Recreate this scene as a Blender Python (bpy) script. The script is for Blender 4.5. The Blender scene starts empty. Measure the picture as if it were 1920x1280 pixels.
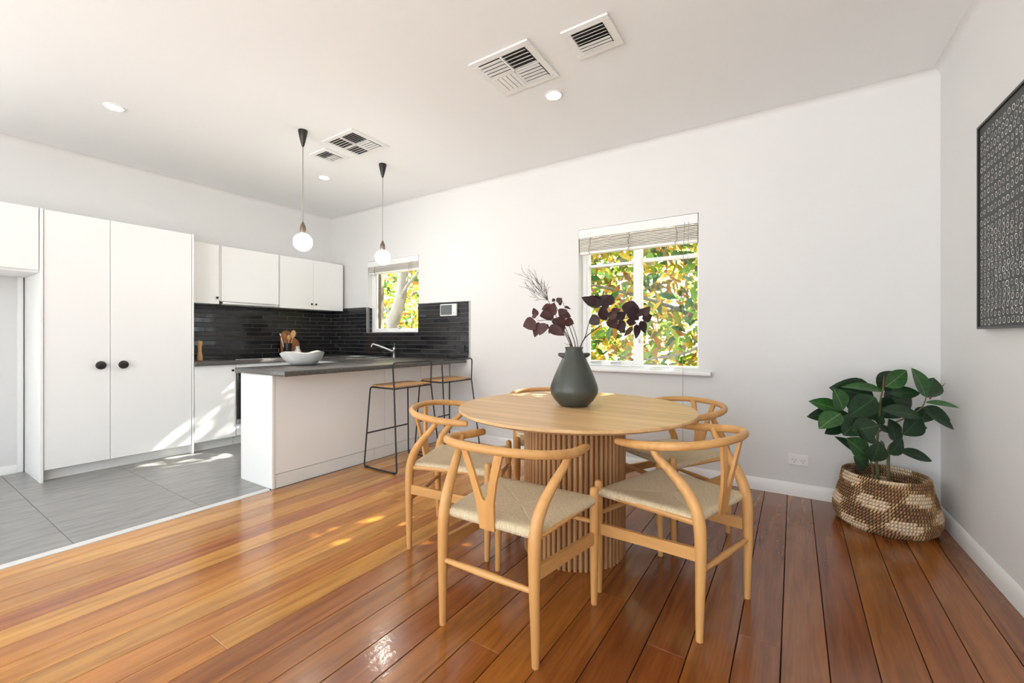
import bpy, bmesh, math, random
from mathutils import Vector, Matrix, Quaternion
random.seed(7)
SC = bpy.context.scene
COL = SC.collection
PI = math.pi
# ------------------------------------------------------------------ camera
H = 1.15                                  # eye height
F, CX, CY = 808.0, 960.0, 632.0           # focal length and horizon in pixels of 1920x1280
PSI = math.atan2(528, 808)
SN, CS = math.sin(PSI), math.cos(PSI)
cam_d = bpy.data.cameras.new('camera'); cam = bpy.data.objects.new('camera', cam_d); COL.objects.link(cam)
cam.location = (0, 0, H); cam.rotation_euler = (PI / 2, 0, PSI)
cam_d.sensor_width = 36; cam_d.lens = F / 1920 * 36; cam_d.shift_y = -(640 - CY) / 1920
cam_d.clip_start = 0.02; cam_d.clip_end = 200
SC.camera = cam
# ------------------------------------------------------------------ world, sun, exposure
wld = bpy.data.worlds.new('sky'); SC.world = wld; wld.use_nodes = True
bg = wld.node_tree.nodes['Background']; bg.inputs[0].default_value = (0.88, 0.95, 1.0, 1); bg.inputs[1].default_value = 3.5
SUNV = Vector((0.52, 1.65, 1.35)).normalized()            # towards the sun
sd = bpy.data.lights.new('sun', 'SUN'); so = bpy.data.objects.new('sun', sd); COL.objects.link(so)
sd.energy = 34; sd.angle = math.radians(0.6); sd.color = (1, 0.95, 0.87)
so.rotation_euler = SUNV.to_track_quat('Z', 'Y').to_euler(); so.location = (6, 14, 12)
SC.view_settings.view_transform = 'Standard'; SC.view_settings.look = 'None'
SC.view_settings.gamma = 1; SC.view_settings.use_curve_mapping = False
SC.view_settings.exposure = 0.40
BULB_W, DOWN_E = 3.6, 55.0
# room numbers (metres)
W = 3.75            # window wall plane y
XL = -5.53          # kitchen wall plane x
CZ = 2.84           # ceiling height
YF = -2.1           # wall behind the camera
def xr(y): return 0.775 + 0.0296 * (W - y)     # right wall plane, a touch out of square

def ray(u, v):
    a = (u - CX) / F
    return Vector((-SN + a * CS, CS + a * SN, (CY - v) / F))
def at_depth(u, v, d): return ray(u, v) * d + Vector((0, 0, H))

# ------------------------------------------------------------------ materials
def nodes(name):
    m = bpy.data.materials.new(name); m.use_nodes = True
    nt = m.node_tree; return m, nt, nt.nodes['Principled BSDF']
def link(nt, a, b): nt.links.new(a, b)
def mat(name, col, rough=0.5, metal=0.0, var=0.0, vscale=8.0, stretch=(1, 1, 1), bump=0.0, bscale=60.0, coat=0.0, ior=1.5, spec=0.5):
    m, nt, p = nodes(name)
    p.inputs['Base Color'].default_value = (*col, 1); p.inputs['Roughness'].default_value = rough
    p.inputs['Metallic'].default_value = metal; p.inputs['Coat Weight'].default_value = coat; p.inputs['IOR'].default_value = ior
    p.inputs['Specular IOR Level'].default_value = spec; p.inputs['Coat Roughness'].default_value = 0.08
    if var or bump:
        tc = nt.nodes.new('ShaderNodeTexCoord'); mp = nt.nodes.new('ShaderNodeMapping'); link(nt, tc.outputs['Object'], mp.inputs[0])
        mp.inputs['Scale'].default_value = stretch
    if var:
        n = nt.nodes.new('ShaderNodeTexNoise'); n.inputs['Scale'].default_value = vscale; n.inputs['Detail'].default_value = 5
        link(nt, mp.outputs[0], n.inputs[0])
        r = nt.nodes.new('ShaderNodeValToRGB'); link(nt, n.outputs[0], r.inputs[0])
        r.color_ramp.elements[0].position = 0.3; r.color_ramp.elements[1].position = 0.7
        r.color_ramp.elements[0].color = (*[c * (1 - var) for c in col], 1); r.color_ramp.elements[1].color = (*[min(1, c * (1 + var)) for c in col], 1)
        link(nt, r.outputs[0], p.inputs['Base Color'])
    if bump:
        n2 = nt.nodes.new('ShaderNodeTexNoise'); n2.inputs['Scale'].default_value = bscale; n2.inputs['Detail'].default_value = 3
        link(nt, mp.outputs[0], n2.inputs[0]); b = nt.nodes.new('ShaderNodeBump'); b.inputs['Strength'].default_value = bump; b.inputs['Distance'].default_value = 0.01
        link(nt, n2.outputs[0], b.inputs['Height']); link(nt, b.outputs[0], p.inputs['Normal'])
    return m
def wood(name, c0, c1, axis=2, scale=14.0, rough=0.4, coat=0.0, usecolor=False, bump=0.06):
    """grain running along an object axis"""
    m, nt, p = nodes(name)
    tc = nt.nodes.new('ShaderNodeTexCoord'); oi = nt.nodes.new('ShaderNodeObjectInfo')
    add = nt.nodes.new('ShaderNodeVectorMath'); add.operation = 'ADD'
    mul = nt.nodes.new('ShaderNodeVectorMath'); mul.operation = 'SCALE'; mul.inputs['Scale'].default_value = 13.7
    cmb = nt.nodes.new('ShaderNodeCombineXYZ')
    for k in range(3): link(nt, oi.outputs['Random'], cmb.inputs[k])
    link(nt, cmb.outputs[0], mul.inputs[0]); link(nt, tc.outputs['Object'], add.inputs[0]); link(nt, mul.outputs[0], add.inputs[1])
    mp = nt.nodes.new('ShaderNodeMapping'); st = [1, 1, 1]; st[axis] = 0.06; mp.inputs['Scale'].default_value = st
    link(nt, add.outputs[0], mp.inputs[0])
    n = nt.nodes.new('ShaderNodeTexNoise'); n.inputs['Scale'].default_value = scale; n.inputs['Detail'].default_value = 6; n.inputs['Distortion'].default_value = 1.2
    link(nt, mp.outputs[0], n.inputs[0])
    n2 = nt.nodes.new('ShaderNodeTexNoise'); n2.inputs['Scale'].default_value = scale * 9; n2.inputs['Detail'].default_value = 3
    link(nt, mp.outputs[0], n2.inputs[0])
    mx = nt.nodes.new('ShaderNodeMath'); mx.operation = 'MULTIPLY_ADD'; mx.inputs[1].default_value = 0.35
    link(nt, n2.outputs[0], mx.inputs[0]); link(nt, n.outputs[0], mx.inputs[2])
    r = nt.nodes.new('ShaderNodeValToRGB'); link(nt, mx.outputs[0], r.inputs[0])
    r.color_ramp.elements[0].position = 0.48; r.color_ramp.elements[1].position = 0.86
    r.color_ramp.elements[0].color = (*c0, 1); r.color_ramp.elements[1].color = (*c1, 1)
    out = r.outputs[0]
    if usecolor:
        mm = nt.nodes.new('ShaderNodeMixRGB'); mm.blend_type = 'MULTIPLY'; mm.inputs[0].default_value = 1
        link(nt, out, mm.inputs[1]); link(nt, oi.outputs['Color'], mm.inputs[2]); out = mm.outputs[0]
    link(nt, out, p.inputs['Base Color'])
    p.inputs['Roughness'].default_value = rough; p.inputs['Coat Weight'].default_value = coat; p.inputs['Coat Roughness'].default_value = 0.11
    b = nt.nodes.new('ShaderNodeBump'); b.inputs['Strength'].default_value = bump; b.inputs['Distance'].default_value = 0.004
    link(nt, mx.outputs[0], b.inputs['Height']); link(nt, b.outputs[0], p.inputs['Normal'])
    if usecolor:
        n3 = nt.nodes.new('ShaderNodeTexNoise'); n3.inputs['Scale'].default_value = 26; n3.inputs['Detail'].default_value = 3; link(nt, add.outputs[0], n3.inputs[0])
        b3 = nt.nodes.new('ShaderNodeBump'); b3.inputs['Strength'].default_value = 0.10; b3.inputs['Distance'].default_value = 0.01
        link(nt, n3.outputs[0], b3.inputs['Height']); link(nt, b3.outputs[0], p.inputs['Coat Normal'])
    return m
def emis(name, col, e):
    m, nt, p = nodes(name); p.inputs['Base Color'].default_value = (*col, 1)
    p.inputs['Emission Color'].default_value = (*col, 1); p.inputs['Emission Strength'].default_value = e
    return m
def glassy(name, trans=0.92, tint=(1, 1, 1), emit=0.0):
    m = bpy.data.materials.new(name); m.use_nodes = True; nt = m.node_tree; nt.nodes.clear()
    o = nt.nodes.new('ShaderNodeOutputMaterial'); t = nt.nodes.new('ShaderNodeBsdfTransparent'); t.inputs[0].default_value = (*tint, 1)
    g = nt.nodes.new('ShaderNodeBsdfGlossy'); g.inputs['Roughness'].default_value = 0.02; mx = nt.nodes.new('ShaderNodeMixShader')
    mx.inputs[0].default_value = 1 - trans; link(nt, t.outputs[0], mx.inputs[1]); link(nt, g.outputs[0], mx.inputs[2])
    last = mx.outputs[0]
    if emit:
        e = nt.nodes.new('ShaderNodeEmission'); e.inputs[0].default_value = (1, 0.95, 0.85, 1); e.inputs[1].default_value = emit
        a = nt.nodes.new('ShaderNodeAddShader'); link(nt, last, a.inputs[0]); link(nt, e.outputs[0], a.inputs[1]); last = a.outputs[0]
    link(nt, last, o.inputs[0]); return m
def leafmat(name, col, back, trans=0.45, rough=0.35, rib=None):
    m, nt, p = nodes(name)
    tc = nt.nodes.new('ShaderNodeTexCoord'); n = nt.nodes.new('ShaderNodeTexNoise'); n.inputs['Scale'].default_value = 9; link(nt, tc.outputs['Object'], n.inputs[0])
    r = nt.nodes.new('ShaderNodeValToRGB'); link(nt, n.outputs[0], r.inputs[0]); r.color_ramp.elements[0].position = 0.35; r.color_ramp.elements[1].position = 0.7
    r.color_ramp.elements[0].color = (*[c * 0.75 for c in col], 1); r.color_ramp.elements[1].color = (*[min(1, c * 1.25) for c in col], 1)
    g = nt.nodes.new('ShaderNodeNewGeometry'); mx = nt.nodes.new('ShaderNodeMixRGB'); link(nt, g.outputs['Backfacing'], mx.inputs[0])
    link(nt, r.outputs[0], mx.inputs[1]); mx.inputs[2].default_value = (*back, 1)
    if rib:
        sp = nt.nodes.new('ShaderNodeSeparateXYZ'); link(nt, tc.outputs['Object'], sp.inputs[0]); ab = nt.nodes.new('ShaderNodeMath'); ab.operation = 'ABSOLUTE'; link(nt, sp.outputs[1], ab.inputs[0])
        lt = nt.nodes.new('ShaderNodeMath'); lt.operation = 'LESS_THAN'; lt.inputs[1].default_value = 0.010; link(nt, ab.outputs[0], lt.inputs[0])
        m2 = nt.nodes.new('ShaderNodeMixRGB'); link(nt, lt.outputs[0], m2.inputs[0]); link(nt, mx.outputs[0], m2.inputs[1]); m2.inputs[2].default_value = (*rib, 1); mx = m2
    link(nt, mx.outputs[0], p.inputs['Base Color']); p.inputs['Roughness'].default_value = rough
    if trans:
        t = nt.nodes.new('ShaderNodeBsdfTranslucent'); link(nt, mx.outputs[0], t.inputs[0])
        ms = nt.nodes.new('ShaderNodeMixShader'); ms.inputs[0].default_value = trans
        link(nt, p.outputs[0], ms.inputs[1]); link(nt, t.outputs[0], ms.inputs[2]); link(nt, ms.outputs[0], nt.nodes['Material Output'].inputs[0])
    return m

M = {}
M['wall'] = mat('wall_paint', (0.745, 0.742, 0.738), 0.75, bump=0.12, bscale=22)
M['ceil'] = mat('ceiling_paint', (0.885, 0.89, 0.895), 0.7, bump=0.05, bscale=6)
M['trim'] = mat('gloss_white_trim', (0.86, 0.86, 0.85), 0.35)
M['melamine'] = mat('white_melamine', (0.88, 0.88, 0.875), 0.38)
M['kick'] = mat('white_kickboard', (0.80, 0.80, 0.78), 0.45, var=0.03, vscale=5)
M['gapdark'] = mat('dark_gap', (0.03, 0.02, 0.015), 0.9)
M['board'] = wood('varnished_floor_timber', (0.54, 0.47, 0.40), (1.0, 1.0, 1.0), axis=1, scale=13, rough=0.26, coat=0.42, usecolor=True, bump=0.03)
M['tile_floor'] = mat('grey_stone_tile', (0.27, 0.265, 0.255), 0.30, var=0.22, vscale=9, stretch=(2.5, 0.5, 1), bump=0.02)
M['grout'] = mat('grey_grout', (0.16, 0.155, 0.15), 0.9)
M['strip'] = mat('white_metal_strip', (0.72, 0.72, 0.71), 0.35)
M['black_tile'] = mat('black_glazed_tile', (0.016, 0.016, 0.018), 0.07, var=0.3, vscale=3, bump=0.015, bscale=6)
M['black_tile2'] = mat('black_satin_tile', (0.022, 0.021, 0.021), 0.22, var=0.3, vscale=3, bump=0.015, bscale=6)
M['grout_dark'] = mat('charcoal_grout', (0.17, 0.17, 0.17), 0.9)
M['counter'] = mat('charcoal_speckled_laminate', (0.085, 0.078, 0.072), 0.30, var=0.75, vscale=140, bump=0.03, bscale=160)
M['black'] = mat('black_satin', (0.012, 0.012, 0.012), 0.35)
M['black_metal'] = mat('black_powdercoat', (0.012, 0.013, 0.017), 0.42)
M['steel'] = mat('brushed_steel', (0.62, 0.62, 0.62), 0.22, 1.0)
M['steel_dull'] = mat('dull_steel', (0.55, 0.55, 0.54), 0.4, 1.0)
M['bronze'] = mat('bronze_lampholder', (0.20, 0.15, 0.115), 0.38, 0.7)
M['chair_wood'] = wood('oiled_beech', (0.54, 0.265, 0.083), (0.69, 0.375, 0.132), axis=2, scale=9, rough=0.42)
M['chair_wood_y'] = wood('oiled_beech_lengthwise', (0.55, 0.275, 0.088), (0.69, 0.375, 0.132), axis=1, scale=9, rough=0.42)
M['chair_wood_x'] = wood('oiled_beech_crosswise', (0.55, 0.275, 0.088), (0.69, 0.375, 0.132), axis=0, scale=9, rough=0.42)
M['stool_wood'] = wood('stool_seat_oak', (0.42, 0.21, 0.08), (0.64, 0.37, 0.16), axis=1, scale=12, rough=0.4)
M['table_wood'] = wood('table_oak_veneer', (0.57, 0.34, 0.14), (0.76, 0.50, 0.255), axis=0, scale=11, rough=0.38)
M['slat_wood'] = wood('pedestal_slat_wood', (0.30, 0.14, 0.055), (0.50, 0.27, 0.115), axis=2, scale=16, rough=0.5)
M['vase'] = mat('dark_olive_ceramic', (0.052, 0.058, 0.048), 0.36, var=0.12, vscale=6, bump=0.03, bscale=30)
M['bowl'] = mat('white_marbled_stone', (0.66, 0.65, 0.63), 0.45, var=0.15, vscale=10)
M['ceramic'] = mat('white_ceramic', (0.74, 0.73, 0.71), 0.4)
M['pine'] = wood('pale_timber', (0.52, 0.29, 0.12), (0.72, 0.46, 0.22), axis=2, scale=12, rough=0.5)
M['board_wood'] = wood('chopping_board_timber', (0.25, 0.085, 0.025), (0.45, 0.18, 0.06), axis=2, scale=12, rough=0.45)
M['plastic'] = mat('white_plastic', (0.84, 0.84, 0.83), 0.3)
M['black_plastic'] = mat('black_plastic', (0.02, 0.02, 0.021), 0.3)
M['screen'] = mat('grey_screen', (0.12, 0.135, 0.135), 0.15)
M['blind'] = mat('pale_timber_slat', (0.76, 0.72, 0.66), 0.5, var=0.08, vscale=4, stretch=(0.4, 6, 6))
M['cord'] = mat('blind_cord', (0.36, 0.33, 0.29), 0.8)
M['glass'] = glassy('window_glass', 0.988, (0.97, 0.985, 0.98))
M['bulb'] = glassy('lit_bulb_glass', 0.80, (1, 1, 1), 14.0)
M['led'] = emis('led_lens', (1.0, 0.975, 0.94), DOWN_E)
M['wire'] = mat('steel_twist_wire', (0.42, 0.41, 0.39), 0.4, 0.6)
M['soil'] = mat('potting_mix', (0.03, 0.02, 0.013), 0.95, bump=0.6, bscale=80)
M['stem'] = mat('plant_stem', (0.15, 0.13, 0.06), 0.6)
M['rub'] = leafmat('rubber_leaf', (0.013, 0.040, 0.015), (0.035, 0.06, 0.03), 0.05, 0.28, (0.05, 0.10, 0.04))
M['rub2'] = leafmat('young_rubber_leaf', (0.030, 0.105, 0.024), (0.06, 0.11, 0.045), 0.10, 0.28, (0.14, 0.24, 0.09))
M['bud'] = mat('red_leaf_sheath', (0.16, 0.03, 0.025), 0.45)
M['plum'] = leafmat('plum_leaf', (0.075, 0.028, 0.026), (0.10, 0.05, 0.045), 0.15, 0.6)
M['plum2'] = leafmat('dark_plum_leaf', (0.035, 0.014, 0.018), (0.06, 0.03, 0.032), 0.10, 0.6)
M['twig'] = mat('dry_twig', (0.075, 0.050, 0.038), 0.8)
M['mag1'] = leafmat('magnolia_leaf_dark', (0.05, 0.15, 0.03), (0.22, 0.18, 0.06), 0.45, 0.25)
M['mag2'] = leafmat('magnolia_leaf_green', (0.20, 0.40, 0.04), (0.32, 0.38, 0.06), 0.6, 0.3)
M['mag3'] = leafmat('magnolia_leaf_gold', (0.70, 0.52, 0.06), (0.66, 0.44, 0.06), 0.65, 0.4)
M['mag4'] = leafmat('magnolia_leaf_rust', (0.45, 0.19, 0.035), (0.42, 0.20, 0.04), 0.5, 0.4)
M['bark'] = mat('grey_bark', (0.20, 0.185, 0.16), 0.9, var=0.3, vscale=8, stretch=(1, 1, 0.3), bump=0.5, bscale=12)
M['art_bg'] = mat('charcoal_canvas', (0.050, 0.056, 0.056), 0.6, var=0.15, vscale=5)
M['art_mark'] = mat('white_paint_marks', (0.80, 0.80, 0.78), 0.6, var=0.2, vscale=20)
M['ground'] = mat('garden_ground', (0.35, 0.32, 0.24), 0.95, var=0.3, vscale=2)
M['oven_glass'] = mat('black_oven_glass', (0.01, 0.01, 0.011), 0.06)
def cord_material():
    m, nt, p = nodes('paper_cord')
    uv = nt.nodes.new('ShaderNodeUVMap'); sep = nt.nodes.new('ShaderNodeSeparateXYZ'); link(nt, uv.outputs[0], sep.inputs[0])
    ml = nt.nodes.new('ShaderNodeMath'); ml.operation = 'MULTIPLY'; ml.inputs[1].default_value = 2 * PI / 0.0056; link(nt, sep.outputs[0], ml.inputs[0])
    s = nt.nodes.new('ShaderNodeMath'); s.operation = 'SINE'; link(nt, ml.outputs[0], s.inputs[0])
    n = nt.nodes.new('ShaderNodeTexNoise'); n.inputs['Scale'].default_value = 90; link(nt, uv.outputs[0], n.inputs[0])
    ad = nt.nodes.new('ShaderNodeMath'); ad.operation = 'MULTIPLY_ADD'; ad.inputs[1].default_value = 1.6; link(nt, n.outputs[0], ad.inputs[0]); link(nt, s.outputs[0], ad.inputs[2])
    r = nt.nodes.new('ShaderNodeValToRGB'); r.color_ramp.elements[0].position = 0.0; r.color_ramp.elements[1].position = 0.7
    r.color_ramp.elements[0].color = (0.36, 0.25, 0.13, 1); r.color_ramp.elements[1].color = (0.84, 0.71, 0.49, 1)
    link(nt, ad.outputs[0], r.inputs[0]); link(nt, r.outputs[0], p.inputs['Base Color']); p.inputs['Roughness'].default_value = 0.8
    b = nt.nodes.new('ShaderNodeBump'); b.inputs['Strength'].default_value = 0.5; b.inputs['Distance'].default_value = 0.002
    link(nt, ad.outputs[0], b.inputs['Height']); link(nt, b.outputs[0], p.inputs['Normal'])
    return m
M['papercord'] = cord_material()
def vcol_material(name, rough):
    m, nt, p = nodes(name); a = nt.nodes.new('ShaderNodeVertexColor'); a.layer_name = 'Col'
    link(nt, a.outputs[0], p.inputs['Base Color']); p.inputs['Roughness'].default_value = rough; return m
M['coil'] = vcol_material('seagrass_coil', 0.7)

# ------------------------------------------------------------------ builders
def wloc(o):
    v = Vector((0, 0, 0))
    while o is not None: v = v + o.location; o = o.parent
    return v
class MB:
    def __init__(s): s.v = []; s.f = []
    def add(s, vs, fs):
        o = len(s.v); s.v += [Vector(p) for p in vs]; s.f += [[i + o for i in f] for f in fs]; return s
    def box(s, x0, x1, y0, y1, z0, z1, b=0.0, seg=1):
        x0, x1 = min(x0, x1), max(x0, x1); y0, y1 = min(y0, y1), max(y0, y1); z0, z1 = min(z0, z1), max(z0, z1)
        vs = [(x, y, z) for z in (z0, z1) for y in (y0, y1) for x in (x0, x1)]
        fs = [(0, 2, 3, 1), (4, 5, 7, 6), (0, 1, 5, 4), (2, 6, 7, 3), (0, 4, 6, 2), (1, 3, 7, 5)]
        if not b: return s.add(vs, fs)
        bm = bmesh.new(); bv = [bm.verts.new(p) for p in vs]
        for f in fs: bm.faces.new([bv[i] for i in f])
        bmesh.ops.bevel(bm, geom=bm.edges[:], offset=b, segments=seg, affect='EDGES', profile=0.5)
        bm.verts.index_update(); s.add([v.co.copy() for v in bm.verts], [[v.index for v in f.verts] for f in bm.faces]); bm.free(); return s
    def prism(s, pts, axis, a, b):
        """polygon pts (2-D) extruded along axis from a to b"""
        n = len(pts)
        def P(p, t): return {0: (t, p[0], p[1]), 1: (p[0], t, p[1]), 2: (p[0], p[1], t)}[axis]
        vs = [P(p, a) for p in pts] + [P(p, b) for p in pts]
        fs = [list(range(n))[::-1], list(range(n, 2 * n))] + [[i, (i + 1) % n, n + (i + 1) % n, n + i] for i in range(n)]
        return s.add(vs, fs)
    def tube(s, pts, rad, n=8, cap=True, sub=0, flat=None, closed=False):
        """swept tube; rad number or list; flat = (scale across, reference normal)"""
        pts = [Vector(p) for p in pts]; rad = list(rad) if hasattr(rad, '__len__') else [rad] * len(pts)
        if sub:
            q, r = [], []
            m = len(pts)
            for i in range(m if closed else m - 1):
                g = lambda k: pts[k % m] if closed else pts[max(0, min(m - 1, k))]
                p0, p1, p2, p3 = g(i - 1), g(i), g(i + 1), g(i + 2)
                for k in range(sub):
                    t = k / sub
                    q.append(0.5 * ((2 * p1) + (p2 - p0) * t + (2 * p0 - 5 * p1 + 4 * p2 - p3) * t * t + (3 * p1 - p0 - 3 * p2 + p3) * t ** 3))
                    r.append(rad[i] * (1 - t) + rad[(i + 1) % m] * t)
            if not closed: q.append(pts[-1]); r.append(rad[-1])
            pts, rad = q, r
        m = len(pts); vs = []; fs = []
        T = []
        for i in range(m):
            a = pts[(i - 1) % m] if (closed or i > 0) else pts[i]; b = pts[(i + 1) % m] if (closed or i < m - 1) else pts[i]
            T.append((b - a).normalized() if (b - a).length > 1e-9 else Vector((0, 0, 1)))
        N = T[0].orthogonal().normalized()
        for i in range(m):
            if flat:
                N = (flat[1] - T[i] * flat[1].dot(T[i])).normalized()
            else:
                N = (N - T[i] * N.dot(T[i])).normalized()
            B = T[i].cross(N)
            for k in range(n):
                a = 2 * PI * k / n
                vs.append(pts[i] + N * (math.cos(a) * rad[i]) + B * (math.sin(a) * rad[i] * (flat[0] if flat else 1)))
        for i in range(m if closed else m - 1):
            j = (i + 1) % m
            for k in range(n): fs.append([i * n + k, i * n + (k + 1) % n, j * n + (k + 1) % n, j * n + k])
        if cap and not closed: fs.append(list(range(n))[::-1]); fs.append([(m - 1) * n + k for k in range(n)])
        return s.add(vs, fs)
    def lathe(s, prof, c=(0, 0, 0), n=32, capb=True, capt=True):
        c = Vector(c); vs = []; fs = []; m = len(prof)
        for r, z in prof:
            for k in range(n): vs.append(c + Vector((r * math.cos(2 * PI * k / n), r * math.sin(2 * PI * k / n), z)))
        for i in range(m - 1):
            for k in range(n): fs.append([i * n + k, i * n + (k + 1) % n, (i + 1) * n + (k + 1) % n, (i + 1) * n + k])
        if capb: fs.append(list(range(n))[::-1])
        if capt: fs.append([(m - 1) * n + k for k in range(n)])
        return s.add(vs, fs)
    def build(s, name, m, parent=None, smooth=False, world=True, origin=None):
        off = wloc(parent) if (parent is not None and world) else Vector((0, 0, 0))
        og = Vector(origin) if origin is not None else (Vector((0, 0, 0)))
        me = bpy.data.meshes.new(name); me.from_pydata([tuple(p - off - og) for p in s.v], [], s.f); me.update()
        bm = bmesh.new(); bm.from_mesh(me); bmesh.ops.recalc_face_normals(bm, faces=bm.faces[:]); bm.to_mesh(me); bm.free()
        if smooth:
            me.polygons.foreach_set('use_smooth', [True] * len(me.polygons)); me.set_sharp_from_angle(angle=math.radians(42))
        me.materials.append(M[m] if isinstance(m, str) else m)
        o = bpy.data.objects.new(name, me); COL.objects.link(o); o.location = og
        if parent is not None: o.parent = parent
        return o
def smoothstep(a, b, x):
    t = max(0, min(1, (x - a) / (b - a))); return t * t * (3 - 2 * t)
def thing(name, label, cat, loc=(0, 0, 0), group=None, rotz=0):
    o = bpy.data.objects.new(name, None); COL.objects.link(o); o.location = loc; o.rotation_euler = (0, 0, rotz); o.empty_display_size = 0.1
    o['label'] = label; o['category'] = cat
    if group: o['group'] = group
    return o
def tag(o, label, cat, group=None):
    o['label'] = label; o['category'] = cat
    if group: o['group'] = group
    return o
def struct(o, label=None, cat=None):
    o['kind'] = 'structure'
    if label: o['label'] = label
    if cat: o['category'] = cat
    return o
def copy_tree(o, parent=None):
    c = o.copy(); COL.objects.link(c); c.parent = parent
    for ch in list(o.children): copy_tree(ch, c)
    return c
def share(src, name, parent, mtx):
    o = bpy.data.objects.new(name, src); COL.objects.link(o); o.parent = parent; o.matrix_basis = mtx; return o
def leaf_mesh(name, m, wid=0.45, fold=0.10, curl=0.18, n=7, tipx=0.55):
    """unit-length leaf along +x, normal +z"""
    vs = []; fs = []
    for i in range(n + 1):
        t = i / n; w = wid * 0.5 * (math.sin(PI * t ** tipx) ** 0.85 if 0 < t < 1 else 0.0) + (0.008 if i == 0 else 0.001)
        z = -curl * t * t
        vs += [(t, -w, z + fold * w * 2), (t, 0, z), (t, w, z + fold * w * 2)]
    for i in range(n):
        a = 3 * i; b = a + 3; fs += [(a, b, b + 1, a + 1), (a + 1, b + 1, b + 2, a + 2)]
    me = bpy.data.meshes.new(name); me.from_pydata(vs, [], fs); me.update()
    me.polygons.foreach_set('use_smooth', [True] * len(me.polygons)); me.materials.append(M[m]); return me
def leaf_matrix(base, tip, normal, width=1.0):
    base, tip = Vector(base), Vector(tip); x = tip - base; L = x.length; x = x / L
    z = Vector(normal); z = (z - x * z.dot(x))
    if z.length < 1e-4: z = x.orthogonal()
    z.normalize(); y = z.cross(x)
    m = Matrix((x * L, y * L * width, z * L)).transposed().to_4x4(); m.translation = base; return m

# ================================================================== SETTING
# ---- floor: slab, boards, tiles
B = MB(); B.box(XL - 0.3, 1.3, YF - 0.2, W + 0.15, -0.12, -0.022)
floor = struct(B.build('floor', 'gapdark'), 'varnished timber boards and grey tiles of the open kitchen dining room', 'floor')
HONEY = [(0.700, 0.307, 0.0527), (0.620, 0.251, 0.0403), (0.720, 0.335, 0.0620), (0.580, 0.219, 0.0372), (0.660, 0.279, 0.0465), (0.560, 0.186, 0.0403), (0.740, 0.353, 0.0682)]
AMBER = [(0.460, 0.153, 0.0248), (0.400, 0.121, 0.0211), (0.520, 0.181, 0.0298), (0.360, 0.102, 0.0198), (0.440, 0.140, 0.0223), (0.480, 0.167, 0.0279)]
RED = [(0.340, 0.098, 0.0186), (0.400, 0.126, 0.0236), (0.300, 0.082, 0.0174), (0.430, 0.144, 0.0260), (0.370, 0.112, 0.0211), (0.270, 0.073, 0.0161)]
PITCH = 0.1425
k0 = -22
rb = random.Random(4)
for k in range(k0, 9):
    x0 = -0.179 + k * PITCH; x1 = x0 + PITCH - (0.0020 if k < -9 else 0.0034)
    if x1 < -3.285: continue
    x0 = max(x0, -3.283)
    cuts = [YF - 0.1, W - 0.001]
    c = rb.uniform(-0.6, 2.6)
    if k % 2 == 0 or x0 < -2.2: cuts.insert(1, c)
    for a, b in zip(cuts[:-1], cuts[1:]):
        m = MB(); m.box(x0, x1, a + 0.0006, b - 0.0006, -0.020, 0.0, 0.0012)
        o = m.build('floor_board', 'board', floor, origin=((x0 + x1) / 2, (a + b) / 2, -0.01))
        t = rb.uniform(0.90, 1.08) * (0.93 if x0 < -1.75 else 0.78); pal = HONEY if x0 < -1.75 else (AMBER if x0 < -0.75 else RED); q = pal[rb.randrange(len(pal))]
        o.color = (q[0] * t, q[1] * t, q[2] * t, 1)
B = MB(); B.box(XL - 0.1, -3.335, YF - 0.1, W + 0.02, -0.021, -0.003)
B.build('tile_bed', 'grout', floor)
ty = [1.30 + 0.625 * i for i in range(-6, 5)]
tx = [-5.85, -4.60, -3.337]
for i in range(len(ty) - 1):
    for j in range(2):
        m = MB(); m.box(tx[j] + 0.0012, tx[j + 1] - 0.0012, ty[i] + 0.0012, ty[i + 1] - 0.0012, -0.018, 0.0, 0.001)
        m.build('floor_tile', 'tile_floor', floor, origin=((tx[j] + tx[j + 1]) / 2, (ty[i] + ty[i + 1]) / 2, -0.009))
B = MB(); B.prism([(-3.337, -0.004), (-3.337, 0.004), (-3.331, 0.008), (-3.297, 0.008), (-3.287, 0.002), (-3.287, -0.004)], 1, YF, 1.715)
o = B.build('trim_1', 'strip'); struct(o, 'white metal edging strip between grey tiles and timber boards', 'edging strip')
# ---- window wall with its two openings
KW = (-4.738, -3.80, 1.215, 2.15); BW = (-1.70, -0.645, 0.885, 2.16)
B = MB(); TH = 0.16
def wallpart(x0, x1, z0, z1): B.box(x0, x1, W, W + TH, z0, z1)
wallpart(XL - 0.2, KW[0], 0, CZ); wallpart(KW[1], BW[0], 0, CZ); wallpart(BW[1], 1.0, 0, CZ)
wallpart(KW[0], KW[1], 0, KW[2]); wallpart(KW[0], KW[1], KW[3], CZ); wallpart(BW[0], BW[1], 0, BW[2]); wallpart(BW[0], BW[1], BW[3], CZ)
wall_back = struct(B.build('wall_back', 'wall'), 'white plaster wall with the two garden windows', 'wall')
B = MB(); SW = (-2.0, -0.2, 0.15, 2.55)
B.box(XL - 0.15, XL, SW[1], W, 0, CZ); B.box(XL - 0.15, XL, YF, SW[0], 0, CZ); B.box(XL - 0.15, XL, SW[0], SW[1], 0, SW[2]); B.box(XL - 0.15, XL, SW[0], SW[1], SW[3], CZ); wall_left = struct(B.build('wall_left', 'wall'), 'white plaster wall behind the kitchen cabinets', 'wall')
B = MB(); B.prism([(xr(YF), YF), (xr(W), W), (xr(W) + 0.3, W), (xr(YF) + 0.15, YF)], 2, 0, CZ)
wall_right = struct(B.build('wall_right', 'wall'), 'white plaster wall carrying the framed artwork', 'wall')
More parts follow.
